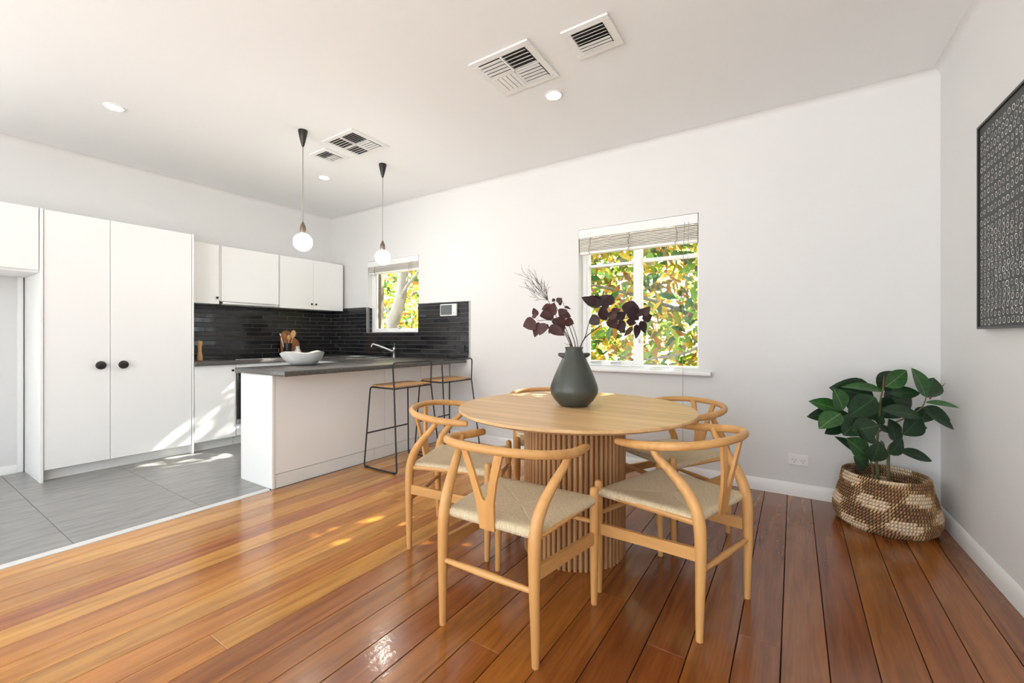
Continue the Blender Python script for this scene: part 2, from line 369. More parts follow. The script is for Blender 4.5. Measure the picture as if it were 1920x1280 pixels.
B = MB(); FO = (-3.5, 0.78, 0.05, 2.68)
B.box(XL - 0.15, FO[0], YF - 0.15, YF, 0, CZ); B.box(FO[1], 1.2, YF - 0.15, YF, 0, CZ); B.box(FO[0], FO[1], YF - 0.15, YF, FO[3], CZ); B.box(FO[0], FO[1], YF - 0.15, YF, 0, FO[2])
struct(B.build('wall_front', 'wall'), 'white plaster wall behind the camera with wide added glazed doors', 'wall')
B = MB()
for x in (FO[0], -2.1, -0.7, FO[1] - 0.06): B.box(x, x + 0.06, YF - 0.10, YF - 0.05, FO[2], FO[3])
B.box(FO[0], FO[1], YF - 0.10, YF - 0.05, FO[2], FO[2] + 0.06); B.box(FO[0], FO[1], YF - 0.10, YF - 0.05, FO[3] - 0.06, FO[3])
dr = struct(B.build('added_doors', 'trim'), 'added white framed glazed doors behind the camera, out of view', 'door')  # unseen doors, added as a wide opening to light the room
B = MB()
for y in (SW[0], (SW[0] + SW[1]) / 2 - 0.03, SW[1] - 0.06): B.box(XL - 0.10, XL - 0.05, y, y + 0.06, SW[2], SW[3])
B.box(XL - 0.10, XL - 0.05, SW[0], SW[1], SW[2], SW[2] + 0.06); B.box(XL - 0.10, XL - 0.05, SW[0], SW[1], SW[3] - 0.06, SW[3])
struct(B.build('added_window', 'trim'), 'added white framed side window left of the camera, out of view', 'window')  # unseen window, added to send daylight onto the right wall
sp = bpy.data.lights.new('added_window_portal', 'AREA'); spo = bpy.data.objects.new('added_window_portal', sp); COL.objects.link(spo)
sp.shape = 'RECTANGLE'; sp.size = SW[3] - SW[2]; sp.size_y = SW[1] - SW[0]; sp.cycles.is_portal = True
spo.location = (XL - 0.02, (SW[0] + SW[1]) / 2, (SW[2] + SW[3]) / 2); spo.rotation_euler = (0, -PI / 2, 0)
pl = bpy.data.lights.new('added_doors_portal', 'AREA'); po = bpy.data.objects.new('added_doors_portal', pl); COL.objects.link(po)
pl.shape = 'RECTANGLE'; pl.size = FO[1] - FO[0]; pl.size_y = FO[3] - FO[2]; pl.cycles.is_portal = True
po.location = ((FO[0] + FO[1]) / 2, YF - 0.02, (FO[2] + FO[3]) / 2); po.rotation_euler = (PI / 2, 0, 0)
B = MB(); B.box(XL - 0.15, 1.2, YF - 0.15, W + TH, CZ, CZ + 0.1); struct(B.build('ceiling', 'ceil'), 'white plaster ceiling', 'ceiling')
# ---- soft plaster coves where walls meet the ceiling
def cove(r=0.045, n=7): return [(0.0, 0.0)] + [(r - r * math.cos(a), -(r - r * math.sin(a))) for a in [PI / 2 * k / n for k in range(n + 1)]]
cp = cove(); n = len(cp)
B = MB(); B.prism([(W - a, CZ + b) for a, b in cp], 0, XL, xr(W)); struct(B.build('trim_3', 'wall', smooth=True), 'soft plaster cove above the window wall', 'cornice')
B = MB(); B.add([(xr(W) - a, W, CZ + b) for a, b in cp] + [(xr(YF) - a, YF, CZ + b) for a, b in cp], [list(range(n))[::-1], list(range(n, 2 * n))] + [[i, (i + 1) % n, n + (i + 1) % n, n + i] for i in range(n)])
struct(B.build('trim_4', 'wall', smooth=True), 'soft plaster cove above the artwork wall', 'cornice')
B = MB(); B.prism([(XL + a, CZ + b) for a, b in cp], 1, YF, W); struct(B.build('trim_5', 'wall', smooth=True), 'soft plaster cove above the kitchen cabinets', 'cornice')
# ---- baseboards
def base_profile(t=0.018, h=0.092): return [(0, 0), (t, 0), (t, h - 0.03), (t * 0.75, h - 0.018), (t * 0.55, h - 0.006), (0.004, h), (0, h)]
B = MB(); B.prism([(W - a, b) for a, b in base_profile()], 0, -3.285, xr(W)); struct(B.build('baseboard_back', 'trim', smooth=True), 'white moulded baseboard under the large window', 'baseboard')
B = MB(); pr = base_profile(); n = len(pr)
B.add([(xr(W) - a, W, b) for a, b in pr] + [(xr(YF) - a, YF, b) for a, b in pr], [list(range(n))[::-1], list(range(n, 2 * n))] + [[i, (i + 1) % n, n + (i + 1) % n, n + i] for i in range(n)])
struct(B.build('baseboard_right', 'trim', smooth=True), 'white moulded baseboard below the framed artwork', 'baseboard')
B = MB(); B.prism([(XL + a, b) for a, b in base_profile(0.016, 0.07)], 1, YF, 0.764); struct(B.build('baseboard_left', 'trim', smooth=True), 'low white baseboard in the fridge alcove', 'baseboard')
B = MB(); B.box(XL, XL + 0.02, 0.765, 0.80, 0, 1.66, 0.003); struct(B.build('trim_2', 'trim'), 'narrow white upright trim beside the pantry panel', 'trim')

# ---- windows
def window(name, x0, x1, z0, z1, label):
    o = bpy.data.objects.new(name, None); COL.objects.link(o); o.location = ((x0 + x1) / 2, W + 0.1, z0); struct(o, label, 'window'); return o
w1 = window('window_1', *KW, 'small kitchen window over the sink')
def part(parent, name, m, *boxes, b=0.0, smooth=False):
    q = MB()
    for bx in boxes: q.box(*bx, b)
    return q.build(name, m, parent, smooth)
x0, x1, z0, z1 = KW; yf, yb = W + 0.085, W + 0.135
part(w1, 'window_frame', 'trim', (x0, x0 + 0.07, yf - 0.02, yb, z0, z1), (x1 - 0.03, x1, yf, yb, z0, z1), (x0, x1, yf - 0.015, yb, z0, z0 + 0.05), (x0, x1, yf, yb, z1 - 0.04, z1), b=0.003)
M['sash'] = mat('weathered_sash', (0.20, 0.17, 0.12), 0.6)
part(w1, 'sash', 'sash', (x0 + 0.085, x0 + 0.145, yf + 0.01, yb + 0.01, z0 + 0.05, z1 - 0.04), (x1 - 0.06, x1 - 0.03, yf + 0.01, yb + 0.01, z0 + 0.05, z1 - 0.04), (x0 + 0.085, x1 - 0.03, yf + 0.01, yb + 0.01, z1 - 0.08, z1 - 0.04), b=0.003)
part(w1, 'pane', 'glass', (x0 + 0.07, x1 - 0.03, W + 0.118, W + 0.122, z0 + 0.05, z1 - 0.04))
q = MB(); q.tube([(-4.23, W + 0.06, z0 + 0.055), (-4.20, W + 0.035, z0 + 0.06), (-4.16, W + 0.03, z0 + 0.045), (-4.12, W + 0.03, z0 + 0.075)], [0.008, 0.007, 0.006, 0.008], 8, sub=4); q.build('winder', 'steel_dull', w1, True)
w2 = window('window_2', *BW, 'large two-light window behind the dining table')
x0, x1, z0, z1 = BW; yf, yb = W + 0.08, W + 0.135
part(w2, 'window_frame', 'trim', (x0, x0 + 0.05, yf, yb, z0, z1), (x1 - 0.022, x1, yf, yb, z0, z1), (x0, x1, yf - 0.01, yb, z0, z0 + 0.022), (x0, x1, yf, yb, z1 - 0.05, z1), (-1.175, -1.128, yf - 0.006, yb, z0, z1), b=0.004)
part(w2, 'sash', 'trim', (x0 + 0.05, x0 + 0.075, yf + 0.006, yb - 0.01, z0 + 0.022, z1 - 0.05), (-1.205, -1.175, yf + 0.006, yb - 0.01, z0 + 0.022, z1 - 0.05), (x0 + 0.075, -1.205, yf + 0.006, yb - 0.01, z0 + 0.022, z0 + 0.05), b=0.003)
part(w2, 'glazing_bar', 'trim', (-1.128, x1 - 0.022, yf + 0.008, yb - 0.01, 1.815, 1.848), b=0.004)
part(w2, 'glazing_bar', 'steel_dull', (x0 + 0.075, -1.205, yf + 0.010, yb - 0.012, 1.805, 1.835), b=0.004)
part(w2, 'pane', 'glass', (x0 + 0.075, -1.205, W + 0.112, W + 0.116, z0 + 0.05, 1.805)); part(w2, 'pane', 'glass', (x0 + 0.075, -1.205, W + 0.112, W + 0.116, 1.835, z1 - 0.05))
part(w2, 'pane', 'glass', (-1.128, x1 - 0.022, W + 0.112, W + 0.116, z0 + 0.022, 1.815)); part(w2, 'pane', 'glass', (-1.128, x1 - 0.022, W + 0.112, W + 0.116, 1.848, z1 - 0.05))
q = MB(); q.prism([(W + 0.10, 0.875), (W - 0.055, 0.872), (W - 0.062, 0.865), (W - 0.062, 0.848), (W - 0.050, 0.838), (W - 0.03, 0.834), (W + 0.0, 0.834), (W + 0.10, 0.834)], 0, -1.79, -0.548); q.build('window_sill', 'trim', w2, True)
for cx in (-1.55, -1.36):
    q = MB(); q.box(cx - 0.045, cx + 0.045, W + 0.055, W + 0.068, z0 + 0.020, z0 + 0.028, 0.002); q.tube([(cx - 0.05, W + 0.06, z0 + 0.032), (cx + 0.05, W + 0.045, z0 + 0.040)], 0.005, 6); q.build('stay', 'steel_dull', w2)
q = MB(); q.box(-1.155, -1.145, W + 0.055, W + 0.075, 1.10, 1.135, 0.002); q.build('latch', 'steel_dull', w2)

# ---- tiled splashback (each tile a sub-part)
CT, CB = 0.905, 0.866
def tile_mesh(L, hgt, mname, t=0.006):
    m = MB(); m.box(-L / 2, L / 2, -t, 0, -hgt / 2, hgt / 2, 0.0015); 
    me = bpy.data.meshes.new('tile'); me.from_pydata([tuple(p) for p in m.v], [], m.f); me.update(); me.materials.append(M[mname]); return me
RH, TL = 0.0515, 0.312
rt = random.Random(11); cache = {}
def tmesh(L, hg, mn):
    key = (round(L, 3), round(hg, 3), mn)
    if key not in cache: cache[key] = tile_mesh(L - 0.0036, hg - 0.0036, mn)
    return cache[key]
def tile_run(parent, a0, a1, holes, ztop, place):
    z = CT
    r = 0
    while z < ztop - 0.01:
        hg = min(RH, ztop - z); off = (0, 0.11, 0.205)[r % 3] + rt.uniform(-0.01, 0.01)
        a = a0 - off
        while a < a1:
            s, e = max(a, a0), min(a + TL, a1)
            segs = [(s, e)]
            for (h0, h1, hz) in holes:
                if z + hg * 0.5 > hz:
                    ns = []
                    for (p, q) in segs:
                        if q <= h0 or p >= h1: ns.append((p, q))
                        else:
                            if p < h0: ns.append((p, h0))
                            if q > h1: ns.append((h1, q))
                    segs = ns
            for (p, q) in segs:
                if q - p > 0.012:
                    mn = 'black_tile' if rt.random() < 0.55 else 'black_tile2'
                    place(parent, tmesh(round(q - p, 3), round(hg, 3), mn), (p + q) / 2, z + hg / 2)
            a += TL
        z += RH; r += 1
def place_back(parent, me, a, z): 
    tilt = Matrix.Rotation(rt.uniform(-0.006, 0.006), 4, 'X') @ Matrix.Rotation(rt.uniform(-0.006, 0.006), 4, 'Z')
    share(me, 'tile', parent, Matrix.Translation(Vector((a, W - 0.008, z)) - wloc(parent)) @ tilt)
def place_left(parent, me, a, z):
    tilt = Matrix.Rotation(rt.uniform(-0.008, 0.008), 4, 'X') @ Matrix.Rotation(rt.uniform(-0.008, 0.008), 4, 'Z')
    share(me, 'tile', parent, Matrix.Translation(Vector((XL + 0.008, a, z)) - wloc(parent)) @ Matrix.Rotation(PI / 2, 4, 'Z') @ tilt)
B = MB(); B.box(XL, KW[0] + 0.03, W - 0.009, W, CT, 1.545); B.box(KW[0] + 0.03, KW[1], W - 0.009, W, CT, KW[2]); B.box(KW[1], -3.005, W - 0.009, W, CT, 1.553)
sb = B.build('splashback', 'grout_dark', wall_back)
tile_run(sb, XL + 0.01, -3.012, [(KW[0] - 0.005, KW[1], KW[2] - 0.012)], 1.55, place_back)
B = MB(); B.box(-3.012, -3.004, W - 0.016, W, CT, 1.556, 0.001); B.box(KW[1], -3.004, W - 0.016, W, 1.550, 1.557, 0.001); B.box(KW[0] - 0.012, KW[0] - 0.002, W - 0.017, W, KW[2] - 0.01, 1.55, 0.001); B.box(KW[0] - 0.012, KW[1], W - 0.017, W, KW[2] - 0.012, KW[2] - 0.003, 0.001)
B.build('tile_edge_trim', 'steel_dull', wall_back)
for i in range(6):
    m = MB(); m.box(KW[0] + 0.0, KW[0] + 0.006, W + 0.0, W + 0.062, KW[2] + 0.002 + i * 0.054, KW[2] + 0.054 + i * 0.054, 0.001); m.build('reveal_tile', 'black_tile', wall_back)
B = MB(); B.box(XL, XL + 0.009, 1.85, W, CT, 1.54); sb2 = B.build('splashback', 'grout_dark', wall_left)
tile_run(sb2, 1.852, W - 0.012, [], 1.53, place_left)

# ================================================================== KITCHEN
XF = -4.975           # cabinet door face
def knob(parent, x, y, z, r, ln):
    m = MB(); prof = [(r * 0.45, 0), (r * 0.40, ln * 0.35), (r * 0.85, ln * 0.5), (r, ln * 0.68), (r * 0.9, ln * 0.88), (r * 0.5, ln), (0.0005, ln * 1.02)]
    vs = MB(); vs.lathe(prof, n=20)
    m.add([(x + p.z, y + p.x, z + p.y) for p in vs.v], vs.f); return m.build('knob', 'black', parent, True)
pc = thing('pantry_cabinet', 'tall white two-door pantry cabinet with large round black knobs', 'cabinet', (-5.25, 1.33, 0))
part(pc, 'carcass', 'melamine', (XL + 0.022, XF - 0.02, 0.826, 1.832, 0.10, 2.155))
part(pc, 'side_panel', 'melamine', (XL + 0.022, XF + 0.012, 0.806, 0.825, 0.0, 2.168), b=0.0015)
part(pc, 'side_panel', 'melamine', (XL + 0.022, XF + 0.004, 1.834, 1.85, 0.0, 2.168), b=0.0015)
part(pc, 'kickboard', 'kick', (XF - 0.09, XF - 0.075, 0.826, 1.834, 0.0, 0.10))
d = part(pc, 'door', 'melamine', (XF - 0.018, XF, 0.829, 1.2255, 0.092, 2.165), b=0.0015); knob(d, XF, 1.160, 0.911, 0.036, 0.045)
d = part(pc, 'door', 'melamine', (XF - 0.018, XF, 1.2285, 1.831, 0.092, 2.165), b=0.0015); knob(d, XF, 1.308, 0.909, 0.036, 0.045)
oc = thing('overhead_cabinet', 'white overhead cabinet above the empty fridge alcove', 'cabinet', (-5.25, 0.35, 1.68))
part(oc, 'carcass', 'melamine', (XL + 0.022, XF - 0.02, -0.10, 0.804, 1.66, 2.155)); part(oc, 'door', 'melamine', (XF - 0.018, XF, 0.352, 0.802, 1.678, 2.168), b=0.0015); part(oc, 'door', 'melamine', (XF - 0.018, XF, -0.10, 0.349, 1.678, 2.168), b=0.0015)
# wall cabinets
XU = -5.20
def wallcab(label, y0, y1, doors, knobs, zb=1.512, name='wall_cabinet'):
    t = thing(name, label, 'cabinet', ((XL + XU) / 2, (y0 + y1) / 2, zb), 'white wall cabinets over the splashback')
    part(t, 'carcass', 'melamine', (XL + 0.022, XU - 0.018, y0, y1, zb, 2.14))
    for (a, b) in doors:
        d = part(t, 'door', 'melamine', (XU - 0.017, XU, a + 0.0015, b - 0.0015, zb - 0.004, 2.143), b=0.0015)
        for (ky) in knobs:
            if a < ky < b: knob(d, XU, ky, 1.575, 0.013, 0.022)
    return t
wallcab('narrow white wall cabinet with one black knob beside the pantry', 1.852, 2.175, [(1.852, 2.170)], [2.145])
t = wallcab('wide white wall cabinet without knobs above the slim rangehood', 2.178, 2.822, [(2.19, 2.815)], [], zb=1.545)
wallcab('white double-door wall cabinet with paired black knobs near the window', 2.825, 3.70, [(2.828, 3.262), (3.262, 3.70)], [3.232, 3.292])
t = thing('rangehood', 'slim silver slide-out rangehood under the wide wall cabinet', 'rangehood', (-5.35, 2.5, 1.50))
part(t, 'body', 'steel_dull', (XL + 0.02, XU - 0.03, 2.20, 2.81, 1.505, 1.543)); part(t, 'front_rail', 'steel', (XU - 0.03, XU + 0.004, 2.20, 2.81, 1.512, 1.536), b=0.002)
# base run along the kitchen wall
t = thing('base_cabinet', 'white single-door base cabinet with small black knob beside the pantry', 'cabinet', (-5.25, 2.04, 0))
part(t, 'carcass', 'melamine', (XL + 0.022, XF - 0.02, 1.852, 2.238, 0.10, CB)); part(t, 'kickboard', 'kick', (XF - 0.09, XF - 0.075, 1.852, 2.238, 0, 0.10))
d = part(t, 'door', 'melamine', (XF - 0.018, XF, 1.856, 2.232, 0.098, CB - 0.008), b=0.0015); knob(d, XF, 2.20, 0.80, 0.013, 0.022)
t = thing('oven', 'built-in black glass oven under the cooktop', 'oven', (-5.25, 2.55, 0.1))
part(t, 'housing', 'melamine', (XL + 0.022, XF - 0.02, 2.24, 2.86, 0.10, CB)); part(t, 'filler_panel', 'melamine', (XF - 0.018, XF, 2.24, 2.86, 0.77, CB - 0.008), b=0.001); part(t, 'filler_panel', 'melamine', (XF - 0.018, XF, 2.24, 2.86, 0.10, 0.22), b=0.001)
part(t, 'oven_door', 'oven_glass', (XF - 0.018, XF + 0.012, 2.248, 2.852, 0.275, 0.768), b=0.003); part(t, 'lower_trim', 'steel', (XF - 0.018, XF + 0.012, 2.248, 2.852, 0.225, 0.272), b=0.002)
part(t, 'kickboard', 'kick', (XF - 0.09, XF - 0.075, 2.242, 2.86, 0, 0.10))
q = MB(); q.tube([(XF + 0.045, 2.30, 0.70), (XF + 0.045, 2.80, 0.70)], 0.009, 10); q.tube([(XF + 0.01, 2.33, 0.70), (XF + 0.045, 2.33, 0.70)], 0.006, 8); q.tube([(XF + 0.01, 2.77, 0.70), (XF + 0.045, 2.77, 0.70)], 0.006, 8); q.build('handle', 'steel', t, True)
t = thing('corner_base_cabinet', 'white corner base cabinets under the sink run below the kitchen window', 'cabinet', (-4.6, 3.45, 0))
part(t, 'carcass', 'melamine', (XL + 0.022, XF - 0.02, 2.862, W - 0.022, 0.10, CB), (XF - 0.02, -3.80, 3.17, W - 0.022, 0.10, 0.70)); part(t, 'door', 'melamine', (XF - 0.018, XF, 2.866, 3.15, 0.10, CB - 0.008), b=0.0015)
for a, b in ((-4.95, -4.55), (-4.547, -4.15), (-4.147, -3.80)): part(t, 'door', 'melamine', (a, b, 3.15, 3.168, 0.10, CB - 0.008), b=0.0015)
part(t, 'kickboard', 'kick', (XL + 0.022, XF - 0.075, 2.862, 3.2, 0, 0.10), (XF - 0.09, -3.8, 3.23, 3.245, 0, 0.10))
# peninsula
XP = -3.292
t = thing('kitchen_peninsula', 'white panelled kitchen peninsula base under the dark benchtop', 'cabinet', (-3.53, 2.7, 0))
part(t, 'carcass', 'melamine', (-3.755, XP - 0.018, 1.75, W, 0.0, CB)); part(t, 'end_panel', 'melamine', (-3.772, XP - 0.012, 1.732, 1.749, 0.0, CB), b=0.0015)
part(t, 'corner_strip', 'melamine', (XP - 0.011, XP + 0.004, 1.728, 1.749, 0.0, CB), b=0.0015)
for a, b in ((1.751, 2.80), (2.803, 3.28), (3.283, W - 0.02)): part(t, 'front_panel', 'melamine', (XP - 0.018, XP, a, b, 0.108, CB), b=0.0015)
for a, b in ((1.751, 2.68), (2.683, W - 0.02)): part(t, 'kickboard', 'kick', (XP - 0.018, XP - 0.003, a, b, 0.0, 0.104), b=0.001)
# benchtop: one continuous U-shaped top with a sink cut-out left open
B = MB(); R = 0.006
B.box(XL, XF + 0.045, 1.853, 3.13, CB, CT, R, 2); B.box(XL, -4.86, 3.13, W - 0.017, CB, CT, R, 2); B.box(-4.20, -3.78, 3.13, W - 0.017, CB, CT, R, 2)
B.box(-4.86, -4.20, 3.13, 3.27, CB, CT, R, 2); B.box(-4.86, -4.20, 3.64, W - 0.017, CB, CT, R, 2); B.box(-3.785, -3.045, 1.69, W - 0.017, CB, CT, R, 2)
tag(B.build('benchtop', 'counter', smooth=True), 'charcoal speckled laminate benchtop wrapping the kitchen and peninsula', 'benchtop')
t = thing('cooktop', 'black glass cooktop with silver front edge under the rangehood', 'cooktop', (-5.25, 2.53, CT))
part(t, 'glass_plate', 'oven_glass', (-5.47, -5.0, 2.24, 2.82, CT + 0.0005, CT + 0.006), b=0.001); part(t, 'metal_edge', 'steel', (-5.0, -4.985, 2.24, 2.82, CT + 0.0005, CT + 0.009), b=0.001)
t = thing('sink', 'stainless steel sink set in the benchtop below the kitchen window', 'sink', (-4.53, 3.45, CT))
B = MB(); x0, x1, y0, y1 = -4.87, -4.19, 3.26, 3.65
B.box(x0, x1, y0, y0 + 0.03, CT + 0.0005, CT + 0.006, 0.001); B.box(x0, x1, y1 - 0.03, y1, CT + 0.0005, CT + 0.006, 0.001); B.box(x0, x0 + 0.03, y0, y1, CT + 0.0005, CT + 0.006, 0.001); B.box(x1 - 0.24, x1, y0, y1, CT + 0.0005, CT + 0.006, 0.001); B.build('rim', 'steel', t)
B = MB(); bx = [(x0 + 0.03, y0 + 0.03), (x1 - 0.24, y0 + 0.03), (x1 - 0.24, y1 - 0.03), (x0 + 0.03, y1 - 0.03)]
B.add([(a, b, CT + 0.003) for a, b in bx] + [(a * 0.98 - 0.091, b * 0.98 + 0.069, CT - 0.16) for a, b in bx], [(0, 1, 5, 4), (1, 2, 6, 5), (2, 3, 7, 6), (3, 0, 4, 7), (4, 5, 6, 7)]); B.build('bowl_basin', 'steel', t)
for i in range(7): part(t, 'drainer_rib', 'steel', (x1 - 0.215 + i * 0.028, x1 - 0.207 + i * 0.028, y0 + 0.04, y1 - 0.04, CT + 0.006, CT + 0.009))
t = thing('mixer_tap', 'chrome mixer tap with long angled spout beside the sink', 'tap', (-4.13, 3.66, CT))
B = MB(); B.lathe([(0.026, 0), (0.026, 0.006), (0.019, 0.010), (0.018, 0.075), (0.021, 0.08), (0.021, 0.11), (0.015, 0.118), (0.004, 0.12)], (-4.13, 3.66, CT + 0.0005), 20); B.build('body', 'steel', t, True)
B = MB(); B.tube([(-4.14, 3.65, CT + 0.07), (-4.25, 3.60, CT + 0.115), (-4.36, 3.55, CT + 0.155), (-4.385, 3.54, CT + 0.158), (-4.40, 3.533, CT + 0.125)], [0.011, 0.010, 0.010, 0.011, 0.012], 12, sub=5); B.build('spout', 'steel', t, True)
B = MB(); B.tube([(-4.13, 3.66, CT + 0.118), (-4.125, 3.66, CT + 0.14), (-4.10, 3.64, CT + 0.165)], [0.007, 0.006, 0.005], 10, sub=3); B.build('lever', 'steel', t, True)

# ---- things on the benchtops
t = thing('pepper_mill', 'tall pale timber pepper mill on the benchtop by the pantry', 'mill', (-5.26, 2.01, CT))
B = MB(); B.lathe([(0.026, 0), (0.026, 0.02), (0.021, 0.07), (0.0165, 0.10), (0.018, 0.14), (0.025, 0.185), (0.027, 0.197), (0.022, 0.203)], (-5.26, 2.01, CT + 0.0005), 24); B.build('body', 'pine', t, True)
B = MB(); B.lathe([(0.005, 0), (0.009, 0.006), (0.008, 0.013), (0.002, 0.017)], (-5.26, 2.01, CT + 0.203), 16); B.build('finial', 'steel', t, True)
t = thing('salt_dish', 'small white lidded dish with timber band next to the pepper mill', 'dish', (-5.33, 1.935, CT))
B = MB(); B.lathe([(0.042, 0), (0.045, 0.004), (0.045, 0.032)], (-5.33, 1.935, CT + 0.0005), 24); B.build('base', 'black', t, True)
B = MB(); B.lathe([(0.0455, 0.032), (0.0455, 0.055)], (-5.33, 1.935, CT + 0.0005), 24); B.build('timber_band', 'pine', t, True)
B = MB(); B.lathe([(0.045, 0.055), (0.046, 0.085), (0.040, 0.094), (0.012, 0.098), (0.010, 0.106), (0.014, 0.114), (0.003, 0.118)], (-5.33, 1.935, CT + 0.0005), 24); B.build('lid', 'ceramic', t, True)
tag(MB().lathe([(0.046, 0), (0.048, 0.003), (0.048, 0.17), (0.043, 0.172), (0.043, 0.02), (0.001, 0.018)], (-5.24, 2.945, CT + 0.0005), 28, True, False).build('utensil_pot', 'black', smooth=True), 'plain black cylinder pot holding wooden utensils', 'pot')
def spoon(px, py, lean, hgt, label, name, head, m):
    base = Vector((px, py, CT + 0.030)); top = base + Vector((lean[0], lean[1], hgt)); d = (top - base).normalized()
    t = thing(name, label, 'utensil', base, 'utensils in the black pot')
    MB().tube([base, base + d * (hgt - 0.05)], 0.005, 8).build('handle', m, t, True)
    c = base + d * (hgt - 0.015)
    hb = MB(); pts = []; n = 18
    for k in range(n):
        a = 2 * PI * k / n; r = head
        pts.append((r[0] * math.cos(a), r[1] * math.sin(a)))
    side = Vector((0.12, 1, 0)).normalized(); side = (side - d * side.dot(d)).normalized(); nrm = d.cross(side)
    f = [c + side * a + d * b + nrm * 0.004 for a, b in pts]; g = [c + side * a + d * b - nrm * 0.004 for a, b in pts]
    fc = c + nrm * 0.001; nf = len(f)
    hb.add(f + g + [fc], [[nf + k for k in range(n)][::-1]] + [[k, (k + 1) % n, nf + (k + 1) % n, nf + k] for k in range(n)] + [[k, (k + 1) % n, 2 * nf] for k in range(n)]); hb.build('head', m, t, True)
spoon(-5.235, 2.965, (0.01, 0.045), 0.275, 'pale wooden spoon with oval head in the black pot', 'wooden_spoon', (0.030, 0.047), 'pine')
spoon(-5.25, 2.935, (-0.01, -0.02), 0.255, 'darker wooden spoon leaning at the back of the black pot', 'wooden_spoon', (0.022, 0.038), 'board_wood')
spoon(-5.225, 2.945, (0.0, 0.008), 0.23, 'short square-ended wooden spatula in the black pot', 'spatula', (0.020, 0.030), 'pine')
spoon(-5.245, 2.925, (0.0, -0.075), 0.27, 'slim pale stick leaning left out of the black pot', 'stirring_stick', (0.006, 0.02), 'ceramic')
pts = [(2.99, 0.0), (3.20, 0.0), (3.235, 0.02), (3.245, 0.06), (3.228, 0.10), (3.222, 0.14), (3.226, 0.17), (3.205, 0.205), (3.165, 0.235), (3.14, 0.275), (3.11, 0.315), (3.075, 0.333), (3.03, 0.325), (3.0, 0.295), (2.985, 0.25), (2.98, 0.15), (2.975, 0.05)]
B = MB(); n = len(pts); lean = lambda z: XL + 0.085 - 0.06 * z / 0.333
B.add([(lean(z), y, CT + 0.001 + z) for y, z in pts] + [(lean(z) + 0.018, y, CT + 0.001 + z) for y, z in pts], [list(range(n))[::-1], list(range(n, 2 * n))] + [[i, (i + 1) % n, n + (i + 1) % n, n + i] for i in range(n)])
tag(B.build('chopping_board', 'board_wood'), 'wavy-edged reddish timber chopping board leaning on the black tiles', 'board')
tag(MB().lathe([(0.030, 0), (0.036, 0.006), (0.038, 0.06), (0.030, 0.085), (0.021, 0.095), (0.021, 0.125), (0.025, 0.132), (0.020, 0.134), (0.018, 0.10)], (-5.22, 3.06, CT + 0.0005), 24, True, False).build('ceramic_bottle', 'ceramic', smooth=True), 'small white ceramic bottle in front of the chopping board', 'bottle')
B = MB(); n = 40; prof = [(0.075, 0), (0.11, 0.012), (0.15, 0.05), (0.172, 0.095), (0.178, 0.112), (0.170, 0.110), (0.14, 0.05), (0.10, 0.022), (0.002, 0.018)]
vs = []; rr = random.Random(3)
wob = [0.9 + 0.05 * math.sin(k * 2 * PI / n * 3 + 1) + 0.03 * math.sin(k * 2 * PI / n * 5) for k in range(n)]
for i, (r, z) in enumerate(prof):
    for k in range(n):
        a = 2 * PI * k / n; w = 1 + (wob[k] - 0.9) * min(1, z / 0.1); zz = z + (0.008 * math.sin(a * 4 + 0.6) + 0.004 * math.sin(a * 7)) * (z / 0.112) ** 2
        vs.append((-3.64 + r * w * math.cos(a), 2.19 + r * w * math.sin(a), CT + 0.0005 + zz))
fs = [[i * n + k, i * n + (k + 1) % n, (i + 1) * n + (k + 1) % n, (i + 1) * n + k] for i in range(len(prof) - 1) for k in range(n)] + [list(range(n))[::-1], [(len(prof) - 1) * n + k for k in range(n)]]
tag(B.add(vs, fs).build('bowl', 'bowl', smooth=True), 'wide wavy-rimmed white stone bowl on the peninsula benchtop', 'bowl')
# ---- devices on the walls
t = thing('intercom_screen', 'small white wall monitor with grey screen on the black tiles', 'monitor', (-3.29, W - 0.02, 1.39))
part(t, 'housing', 'plastic', (-3.415, -3.172, W - 0.045, W - 0.017, 1.392, 1.528), b=0.005); part(t, 'screen', 'screen', (-3.402, -3.232, W - 0.0475, W - 0.044, 1.405, 1.517), b=0.001); part(t, 'button', 'cord', (-3.208, -3.196, W - 0.048, W - 0.044, 1.42, 1.432)); part(t, 'speaker_grille', 'cord', (-3.218, -3.186, W - 0.0465, W - 0.044, 1.51, 1.514))
def outlet(name, label, xa, xb, za, zb, y, m, m2):
    t = thing(name, label, 'outlet', ((xa + xb) / 2, y, za)); part(t, 'plate', m, (xa, xb, y - 0.012, y, za, zb), b=0.002)
    wv = xb - xa; hh = zb - za
    for c in (0.27, 0.73):
        x = xa + wv * c; q = MB(); q.box(x - 0.013, x + 0.013, y - 0.0165, y - 0.0115, zb - hh * 0.30, zb - hh * 0.12, 0.001); q.build('rocker_switch', m, t)
        q = MB()
        for (dx, dz, an) in ((-0.010, 0.004, 0.5), (0.010, 0.004, -0.5), (0, -0.012, 0)):
            cx, cz = x + dx, za + hh * 0.42 + dz; s, c2 = math.sin(an) * 0.006, math.cos(an) * 0.006; p = Vector((cx - s, y - 0.0125, cz - c2)); r2 = Vector((cx + s, y - 0.0125, cz + c2)); q.tube([p, r2], 0.0018, 5)
        q.build('pin_slots', m2, t)
    return t
outlet('power_outlet', 'white double power outlet low on the wall left of the basket', -0.030, 0.090, 0.226, 0.303, W, 'plastic', 'cord')
outlet('power_outlet', 'black double power outlet on the black tiles above the benchtop', -3.195, -3.065, 0.99, 1.068, W - 0.016, 'black_plastic', 'gapdark')

